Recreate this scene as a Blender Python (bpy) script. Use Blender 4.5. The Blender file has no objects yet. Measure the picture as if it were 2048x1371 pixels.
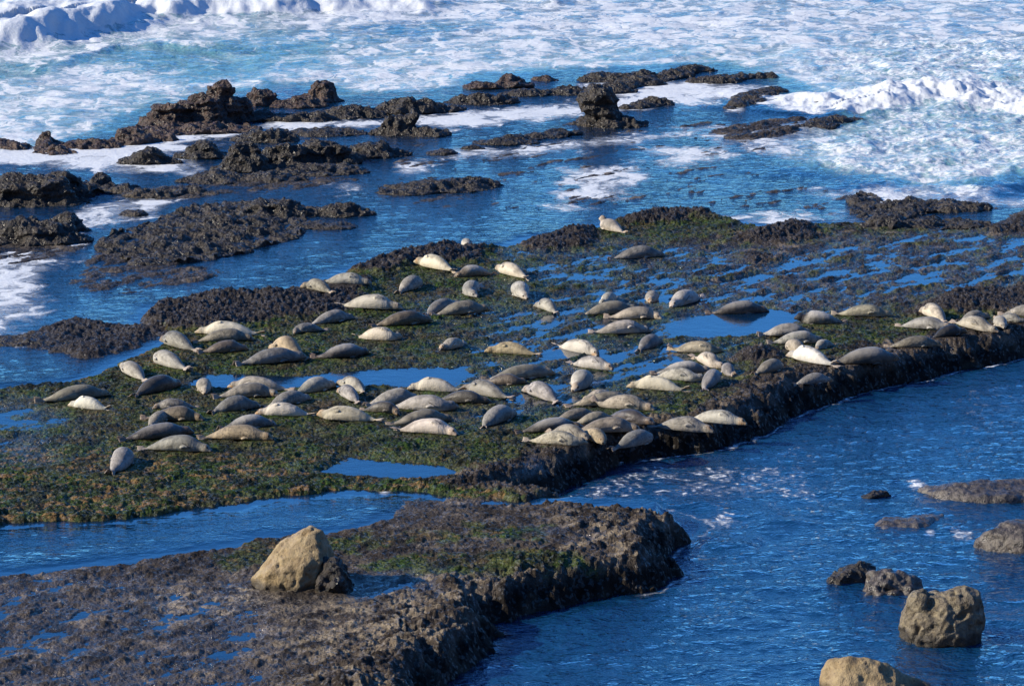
import bpy, bmesh, math, random
import numpy as np
from mathutils import Vector

# ------------------------------------------------------------------ camera, sky, sun, exposure
SC = bpy.context.scene
COL = SC.collection
H = 18.0                       # camera height above the reef flat
PITCH = math.radians(11.0)     # looking down
FPX = 7552.0                   # focal length in photo pixels (2048 wide)
cam_d = bpy.data.cameras.new('camera')
cam = bpy.data.objects.new('camera', cam_d); COL.objects.link(cam)
cam.location = (0, 0, H)
cam.rotation_euler = (math.pi/2 - PITCH, 0, 0)
cam_d.sensor_width = 36.0
cam_d.lens = 36.0 * FPX / 2048.0
cam_d.clip_start = 1.0
cam_d.clip_end = 8000.0
SC.camera = cam

SUN_EL = math.radians(28.0)
SUN_DIR = Vector((-1.0, -0.16, 0)).normalized()     # horizontal direction towards the sun
sun_vec = Vector((SUN_DIR.x*math.cos(SUN_EL), SUN_DIR.y*math.cos(SUN_EL), math.sin(SUN_EL)))
w = bpy.data.worlds.new("World"); SC.world = w; w.use_nodes = True
nt = w.node_tree; nt.nodes.clear()
wo = nt.nodes.new('ShaderNodeOutputWorld'); bg = nt.nodes.new('ShaderNodeBackground')
sky = nt.nodes.new('ShaderNodeTexSky'); sky.sky_type = 'NISHITA'; sky.sun_disc = False
sky.sun_elevation = SUN_EL
sky.sun_rotation = math.atan2(SUN_DIR.x, SUN_DIR.y)
sky.air_density = 1.0; sky.dust_density = 0.0; sky.ozone_density = 10.0; sky.altitude = 1800
bg.inputs['Strength'].default_value = 0.090
tint = nt.nodes.new('ShaderNodeMix'); tint.data_type = 'RGBA'; tint.blend_type = 'MULTIPLY'; tint.inputs[0].default_value = 1.0
tint.inputs[7].default_value = (0.64, 1.04, 1.20, 1)      # the deep polarised blue of the sky side-on to the sun
nt.links.new(sky.outputs[0], tint.inputs[6]); nt.links.new(tint.outputs[2], bg.inputs[0]); nt.links.new(bg.outputs[0], wo.inputs[0])
sd = bpy.data.lights.new('sun', 'SUN'); sd.energy = 3.2; sd.angle = math.radians(0.5)
sd.color = (1.0, 0.89, 0.70)
so = bpy.data.objects.new('sun', sd); COL.objects.link(so)
so.rotation_euler = sun_vec.to_track_quat('Z', 'Y').to_euler()
SC.view_settings.view_transform = 'Standard'; SC.view_settings.look = 'None'
SC.view_settings.exposure = 1.4; SC.view_settings.gamma = 1.0
SC.view_settings.use_curve_mapping = False

rng = np.random.RandomState(7)
random.seed(7)
COVE_Z = -0.5

# ------------------------------------------------------------------ measuring: photo pixel -> point of the ground
CP, SP = math.cos(PITCH), math.sin(PITCH)
def at(px, py, z=0.0):
    a = (px - 1024.0)/FPX; b = (685.5 - py)/FPX
    dx, dy, dz = a, CP + b*SP, -SP + b*CP
    t = (z - H)/dz
    return np.array([dx*t, dy*t])
def ppm(px, py, z=0.0):      # photo pixels per metre at that point
    p = at(px, py, z)
    return FPX/(p[1]*CP + (H - z)*SP)
def poly(pts, z=0.0):
    return np.array([at(x, y, z) for x, y in pts])

# ------------------------------------------------------------------ noise
_perm = rng.permutation(256); _perm = np.concatenate([_perm, _perm, _perm])
_ang = rng.rand(256)*2*np.pi; _g2 = np.stack([np.cos(_ang), np.sin(_ang)], 1).astype(np.float32)
_g3 = rng.normal(size=(256, 3)); _g3 /= np.linalg.norm(_g3, axis=1)[:, None]; _g3 = _g3.astype(np.float32)
def n2(x, y):
    xi = np.floor(x).astype(np.int64); yi = np.floor(y).astype(np.int64)
    xf = (x - xi).astype(np.float32); yf = (y - yi).astype(np.float32)
    u = xf*xf*xf*(xf*(xf*6-15)+10); v = yf*yf*yf*(yf*(yf*6-15)+10)
    def g(ix, iy, fx, fy):
        h = _perm[_perm[ix & 255] + (iy & 255)]; gg = _g2[h]
        return gg[..., 0]*fx + gg[..., 1]*fy
    a = g(xi, yi, xf, yf); b = g(xi+1, yi, xf-1, yf)
    c = g(xi, yi+1, xf, yf-1); d = g(xi+1, yi+1, xf-1, yf-1)
    return ((a + u*(b-a)) + v*((c + u*(d-c)) - (a + u*(b-a))))*1.5
def n3(p):
    pi = np.floor(p).astype(np.int64); f = (p - pi).astype(np.float32)
    u = f*f*f*(f*(f*6-15)+10); out = 0
    for dx in (0, 1):
        for dy in (0, 1):
            for dz in (0, 1):
                h = _perm[_perm[_perm[(pi[:, 0]+dx) & 255] + ((pi[:, 1]+dy) & 255)] + ((pi[:, 2]+dz) & 255)]
                gg = _g3[h]
                val = gg[:, 0]*(f[:, 0]-dx) + gg[:, 1]*(f[:, 1]-dy) + gg[:, 2]*(f[:, 2]-dz)
                wt = (u[:, 0] if dx else 1-u[:, 0])*(u[:, 1] if dy else 1-u[:, 1])*(u[:, 2] if dz else 1-u[:, 2])
                out = out + wt*val
    return out*1.6
def fbm2(x, y, oct=4, gain=0.5):
    s = 0; a = 1.0; f = 1.0; tot = 0
    for i in range(oct):
        s = s + a*n2(x*f + 17.3*i, y*f - 9.1*i); tot += a; a *= gain; f *= 2.03
    return s/tot
def fbm3(p, oct=4, gain=0.5):
    s = 0; a = 1.0; f = 1.0; tot = 0
    for i in range(oct):
        s = s + a*n3(p*f + 13.7*i); tot += a; a *= gain; f *= 2.03
    return s/tot
def sstep(a, b, x):
    t = np.clip((x-a)/(b-a), 0, 1); return t*t*(3-2*t)
def sdist(P, X, Y, lim=None):
    """signed distance (negative inside) to polygon P on the grid X, Y"""
    d2 = np.full(X.shape, 1e9, np.float32); ins = np.zeros(X.shape, bool)
    n = len(P)
    for i in range(n):
        ax, ay = P[i]; bx, by = P[(i+1) % n]
        ex, ey = bx-ax, by-ay
        wx, wy = X-ax, Y-ay
        t = np.clip((wx*ex + wy*ey)/(ex*ex+ey*ey+1e-9), 0, 1)
        d2 = np.minimum(d2, (wx-ex*t)**2 + (wy-ey*t)**2)
        c = ((ay > Y) != (by > Y))
        if abs(ey) > 1e-9:
            ins ^= c & (X < (bx-ax)*(Y-ay)/ey + ax)
    d = np.sqrt(d2); d[ins] *= -1
    return d

# ------------------------------------------------------------------ node helpers
def mat(name):
    m = bpy.data.materials.new(name); m.use_nodes = True
    t = m.node_tree; t.nodes.clear()
    o = t.nodes.new('ShaderNodeOutputMaterial')
    return m, t, o
class NB:
    def __init__(s, t): s.t = t
    def n(s, kind, **kw):
        nd = s.t.nodes.new('ShaderNode'+kind)
        for k, v in kw.items(): setattr(nd, k, v)
        return nd
    def l(s, a, b): s.t.links.new(a, b)
    def inp(s, sock, v):
        if isinstance(v, (int, float)): sock.default_value = v
        elif isinstance(v, tuple): sock.default_value = v if len(v) == len(sock.default_value) else (*v, 1)
        else: s.l(v, sock)
    def math(s, op, a, b=0.0, c=None, clamp=False):
        nd = s.n('Math', operation=op, use_clamp=clamp)
        s.inp(nd.inputs[0], a); s.inp(nd.inputs[1], b)
        if c is not None: s.inp(nd.inputs[2], c)
        return nd.outputs[0]
    def mix(s, f, a, b):
        nd = s.n('Mix', data_type='RGBA'); s.inp(nd.inputs[0], f); s.inp(nd.inputs[6], a); s.inp(nd.inputs[7], b)
        return nd.outputs[2]
    def ramp(s, x, a, b, lo=0.0, hi=1.0):
        nd = s.n('MapRange', interpolation_type='SMOOTHSTEP')
        s.inp(nd.inputs[0], x); s.inp(nd.inputs[1], a); s.inp(nd.inputs[2], b)
        nd.inputs[3].default_value = lo; nd.inputs[4].default_value = hi
        return nd.outputs[0]
    def noise(s, vec, scale, detail=4, rough=0.55, dist=0.0):
        nd = s.n('TexNoise'); s.inp(nd.inputs['Vector'], vec); nd.inputs['Scale'].default_value = scale
        nd.inputs['Detail'].default_value = detail; nd.inputs['Roughness'].default_value = rough
        nd.inputs['Distortion'].default_value = dist
        return nd.outputs['Fac']
    def vor(s, vec, scale, feature='F1', rnd=1.0, out='Distance'):
        nd = s.n('TexVoronoi', feature=feature); s.inp(nd.inputs['Vector'], vec)
        nd.inputs['Scale'].default_value = scale; nd.inputs['Randomness'].default_value = rnd
        return nd.outputs[out]
    def attr(s, name, typ='GEOMETRY', out='Fac'):
        nd = s.n('Attribute', attribute_name=name, attribute_type=typ); return nd.outputs[out]
    def mapping(s, vec, scale=(1, 1, 1), rot=(0, 0, 0), loc=(0, 0, 0)):
        nd = s.n('Mapping'); s.inp(nd.inputs[0], vec); nd.inputs[1].default_value = loc
        nd.inputs[2].default_value = rot; nd.inputs[3].default_value = scale
        return nd.outputs[0]
    def bump(s, h, strength, dist, normal=None):
        nd = s.n('Bump'); s.inp(nd.inputs['Height'], h); s.inp(nd.inputs['Strength'], strength)
        nd.inputs['Distance'].default_value = dist
        if normal is not None: s.l(normal, nd.inputs['Normal'])
        return nd.outputs[0]
    def pri(s, col, rough=0.5, spec=0.5, normal=None, **kw):
        nd = s.n('BsdfPrincipled'); s.inp(nd.inputs['Base Color'], col); s.inp(nd.inputs['Roughness'], rough)
        s.inp(nd.inputs['Specular IOR Level'], spec)
        if normal is not None: s.l(normal, nd.inputs['Normal'])
        for k, v in kw.items(): s.inp(nd.inputs[k], v)
        return nd.outputs[0]

# strata direction of the reef, seen on the ground
_a, _b = at(1000, 1000), at(2048, 690)
SDIR = (_b-_a)/np.linalg.norm(_b-_a)
SANG = math.atan2(SDIR[1], SDIR[0])

# ------------------------------------------------------------------ ground sheet (reef + sea bed)
def make_rows(y0, y1, near, far, k):
    ys = []; y = y0
    while y < y1:
        ys.append(y); t = (y-y0)/(y1-y0); y += near + (far-near)*t**k
    return ys
Q = 1.0
rows = [4, 15, 28, 40, 48, 53, 56] + make_rows(58, 190, 0.055*Q, 0.19*Q, 1.0) + [192, 196, 204, 220, 250, 300, 400, 600, 1000, 2000, 4500]
rows = np.array(rows, np.float64)
inner = np.linspace(-1, 1, int(1150/Q))
outer = np.array([1.04, 1.12, 1.3, 1.7, 2.6, 5, 12, 30])
us = np.concatenate([-outer[::-1], inner, outer])
hw = 0.165*rows + 1.5
X = (us[None, :]*hw[:, None]).astype(np.float32)
Y = np.repeat(rows[:, None], len(us), 1).astype(np.float32)
NR, NC = X.shape
S_ = X*SDIR[0] + Y*SDIR[1]; N_ = -X*SDIR[1] + Y*SDIR[0]      # along / across the strata

wob = 0.35*fbm2(X*0.7, Y*0.45, 3) + 0.16*fbm2(X*2.7, Y*1.8, 3)
COVE = poly([(3200,420),(2600,560),(2048,715),(1900,745),(1800,770),(1700,790),(1640,812),(1560,845),(1500,880),(1440,900),
             (1340,912),(1240,928),(1180,960),(1120,985),(1060,1003),(1000,1008),(1060,1014),(1200,1017),(1330,1022),(1400,1040),
             (1415,1055),(1380,1080),(1345,1105),(1330,1130),(1380,1135),(1340,1165),(1280,1185),(1180,1205),(1080,1225),
             (985,1245),(1000,1270),(985,1300),(950,1330),(900,1371),(870,1420),(700,1800),(3400,1800),(3400,420)], COVE_Z)
d_cove = sdist(COVE, X, Y) + wob*0.9
P1 = poly([(-900,900),(0,775),(120,765),(200,745),(290,705),(330,680),(290,640),(300,615),(420,600),(600,590),(640,565),
           (700,540),(800,515),(900,495),(960,498),(1030,490),(1060,475),(1180,460),(1250,440),(1400,430),(1500,450),
           (1560,460),(1620,445),(1720,450),(1900,460),(2048,455),(2600,400),(3400,350),(3400,560),(2600,660),(2048,740),(1500,900),
           (1250,940),(1060,1006),(1000,1004),(900,1000),(800,985),(700,985),(560,1000),(480,1010),(400,1020),(330,1035),
           (200,1045),(60,1050),(0,1055),(-900,1110)])
d1 = sdist(P1, X, Y) + wob*1.0
P2 = poly([(-900,1200),(0,1150),(150,1135),(300,1115),(450,1095),(500,1080),(700,1060),(760,1045),(850,1025),(1000,1010),
           (1200,1010),(1420,1030),(1450,1100),(1400,1300),(900,1800),(-900,1800)])
d2 = sdist(P2, X, Y) + wob*1.0

def zone(pts, soft=0.5, z=0.0, wb=1.0):
    """1 inside the traced outline, fading over soft metres, with a ragged edge"""
    return 1 - sstep(-soft, soft, sdist(poly(pts, z), X, Y) + wob*wb)

POOLS = [[(370,765),(420,750),(560,752),(650,748),(760,740),(880,736),(930,748),(900,767),(820,770),(700,772),(600,775),(450,776)],
         [(655,947),(700,918),(760,920),(800,928),(880,930),(940,942),(900,957),(800,955),(700,950)],
         [(1340,658),(1400,638),(1540,622),(1600,630),(1590,650),(1560,662),(1450,672),(1370,672)],
         [(1010,925),(1080,920),(1095,935),(1040,950)],
         [(560,1005),(700,985),(725,992),(620,1014)],
         [(-60,830),(80,812),(100,842),(20,852),(-60,850)],
         [(690,1165),(780,1145),(930,1135),(960,1160),(860,1190),(720,1200)],
         [(1075,1062),(1110,1062),(1110,1072),(1080,1074)],
         [(1150,1072),(1195,1072),(1190,1082),(1160,1084)],
         [(400,500),(620,470),(760,430),(1000,420),(1150,440),(1040,480),(900,490),(760,515),(640,560),(600,585),(440,590),(520,540)]]
pool = np.zeros_like(X); damp = np.zeros_like(X)
for i_, p in enumerate(POOLS):
    if i_ in (3, 5, 6, 7, 8): damp = np.maximum(damp, zone(p, 1.0, wb=1.4))
    else: pool = np.maximum(pool, zone(p, 0.6, wb=1.0))
MUSS = [[(290,645),(300,612),(420,598),(560,598),(640,568),(740,568),(735,600),(680,640),(560,645),(440,668),(350,668)],
        [(80,705),(80,655),(150,640),(230,650),(330,655),(330,680),(240,708),(160,714)],
        [(690,545),(780,513),(900,490),(965,500),(950,528),(860,528),(760,552)],
        [(1040,492),(1100,468),(1185,466),(1175,492),(1080,502)],
        [(1225,450),(1300,430),(1400,426),(1435,442),(1300,455)],
        [(1480,482),(1560,452),(1620,458),(1625,482),(1540,494)],
        [(1500,525),(1530,515),(1555,522),(1530,530)],
        [(1820,632),(1900,598),(2048,572),(2200,550),(2200,640),(1960,628),(1880,634)],
        [(1980,455),(2048,425),(2200,400),(2200,460),(1990,470)],
        [(1480,718),(1540,704),(1565,725),(1500,738)]]
muss = np.zeros_like(X)
for p in MUSS: muss = np.maximum(muss, zone(p, 0.45, wb=0.9))
# half-drowned right part of the reef, and the left end of the near ledge
wet = zone([(960,505),(1180,480),(1500,500),(1750,470),(2200,450),(2200,560),(2048,585),(1860,605),(1600,625),(1420,640),(1150,600),(1000,560)], 2.5)
wet2 = zone([(-900,1140),(0,1140),(300,1130),(560,1170),(620,1280),(500,1500),(-900,1500)], 1.2)
wet3 = zone([(880,600),(1080,600),(1400,640),(1520,700),(1320,800),(1100,835),(900,850),(880,760),(930,680)], 2.5)
wet4 = zone([(-900,800),(60,800),(160,850),(150,940),(0,930),(-900,960)], 1.5)

m1 = 1 - sstep(-0.35, 0.15, d1); m2 = 1 - sstep(-0.35, 0.15, d2)
stra = fbm2(S_*0.35, N_*1.1, 4, 0.55)          # long streaks along the strata
stra2 = fbm2(S_*1.6, N_*3.6, 3, 0.55)
lump = fbm2(X*3.6, Y*2.9, 4, 0.6)
fine = fbm2(X*11, Y*7, 3, 0.6)
bill = np.abs(n2(X*3.1+5, Y*2.6)) + 0.6*np.abs(n2(X*6.7, Y*5.9+3)) + 0.35*np.abs(n2(X*14, Y*11))
knob = 0.45 - bill*0.7

# sea bed: shallow shelf behind the reef, deeper outside
p_shelf = zone([(-900,560),(-900,330),(0,300),(300,240),(560,190),(950,150),(1450,135),(1700,230),(1560,330),(1800,380),(2200,400),(3400,360),(3400,560),(1500,520),(900,800),(-900,900)], 1.5)
T = -1.3 + 1.2*p_shelf
T += 0.045*stra*p_shelf*2.0 + 0.03*lump + 0.03*stra2*p_shelf
CH = poly([(-900,1080),(0,1040),(400,1010),(800,985),(1000,1004),(1000,1012),(700,1075),(300,1125),(-900,1220)])
chan = 1 - sstep(-0.3, 0.4, sdist(CH, X, Y))
T = np.where(chan > 0, np.maximum(T, -0.35 + 0.05*lump), T)
sill = zone([(755,990),(1040,980),(1040,1035),(800,1060),(730,1050)], 1.0, wb=.8)
T = np.where(sill > 0, T*(1-sill) + sill*(0.03+0.05*lump+.04*fine), T)
streak = n2(S_*.42+3, N_*1.9) + 0.7*n2(S_*1.0, N_*4.2) + .35*n2(S_*2.6, N_*8.5)
blot = .8*n2(S_*.8+11, N_*1.3) + .4*n2(S_*3.5, N_*5.2+4)
top1 = 0.085 + 0.06*stra + 0.045*stra2 + 0.055*lump + 0.045*fine + 0.03*streak + 0.035*knob
top1 += -0.076*wet - 0.085*wet3 - 0.06*wet4 + (wet+.8*wet3)*(0.050*streak+0.030*blot + .02*n2(S_*1.8+5, N_*6.5) - .02*stra)
top1 = top1*(1-damp) + damp*(-0.005 + 0.05*streak + .05*lump)
top1 = top1*(1-pool) + pool*(-0.13 + .05*lump)
top2 = 0.10 + 0.06*stra + 0.05*stra2 + 0.05*lump + 0.03*fine + 0.02*knob - 0.070*wet2*(1+.5*stra) + 0.05*wet2*(streak*.5+blot)
top2 = top2*(1-damp) + damp*(-0.02 + 0.05*streak + .05*lump)
rim = np.exp(-((d_cove-1.0)/1.1)**2)
rim_near = sstep(-1.0, 0.5, -(d2)) * rim
top2 += rim_near*(0.02 + 0.26*np.clip(fbm2(X*0.6, Y*0.35, 3)+0.1, 0, 1) + 0.07*knob + .10*lump)
top1 += rim*sstep(0, 0.8, -d1)*(0.05 + 0.10*knob)
T = T*(1-m1) + top1*m1
T = T*(1-m2) + top2*m2
lmp = 0.10 + 0.22*np.clip(fbm2(X*0.55+3, Y*0.35, 3)+0.35, 0, 1)
T += muss*(lmp + 0.13*knob + 0.04*fine)
# flat plates and low dark shelves among the back rocks
PL = [[(130,565),(180,500),(260,480),(420,495),(400,530),(505,545),(420,562),(250,588),(160,582)],
      [(-300,540),(-300,470),(0,480),(150,470),(180,500),(100,520),(0,530)],
      [(250,388),(420,352),(620,350),(700,345),(720,358),(560,385),(330,400)],
      [(1420,262),(1580,235),(1720,232),(1700,262),(1500,285)],
      [(20,690),(-300,720),(-300,690),(60,668)]]
plate = np.zeros_like(X)
for p in PL: plate = np.maximum(plate, zone(p, 0.7))
T += plate*(0.11 + 0.06*stra2 + 0.05*stra + 0.03*fine)
# raise of the floor of the back flats so dark rock breaks the surface here and there
flat = zone([(700,300),(1100,240),(1700,230),(2048,350),(2048,440),(1500,440),(1100,430),(800,420)], 2.5)
T += flat*(0.045 + 0.07*stra + 0.04*stra2)
# cliff down into the cove
cliff = sstep(-0.20, 0.72, d_cove + 0.10*knob + .22*fbm2(X*1.5, Y*.9, 3))
botz = COVE_Z - 0.9 + 0.75*np.exp(-np.clip(-d_cove, 0, 99)/0.5)
T = botz*(1-cliff) + T*cliff
T += (cliff*(1-cliff)*4)*(0.16*(bill-0.4) + .20*lump + .10*fbm2(X*1.3, Y*.8+7, 2))
T = T.astype(np.float32)

# water level: pools and the sea stand at 0, the cove half a metre lower
Wl = COVE_Z*(1 - sstep(0.25, 1.1, d_cove))
T = T.astype(np.float32)

def sample(A, x, y):
    j = np.searchsorted(rows, y)-1; v = (y-rows[j])/(rows[j+1]-rows[j])
    def rowv(jj):
        h = hw[jj]; return np.interp(x/h, us, A[jj])
    return rowv(j)*(1-v) + rowv(j+1)*v

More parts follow.
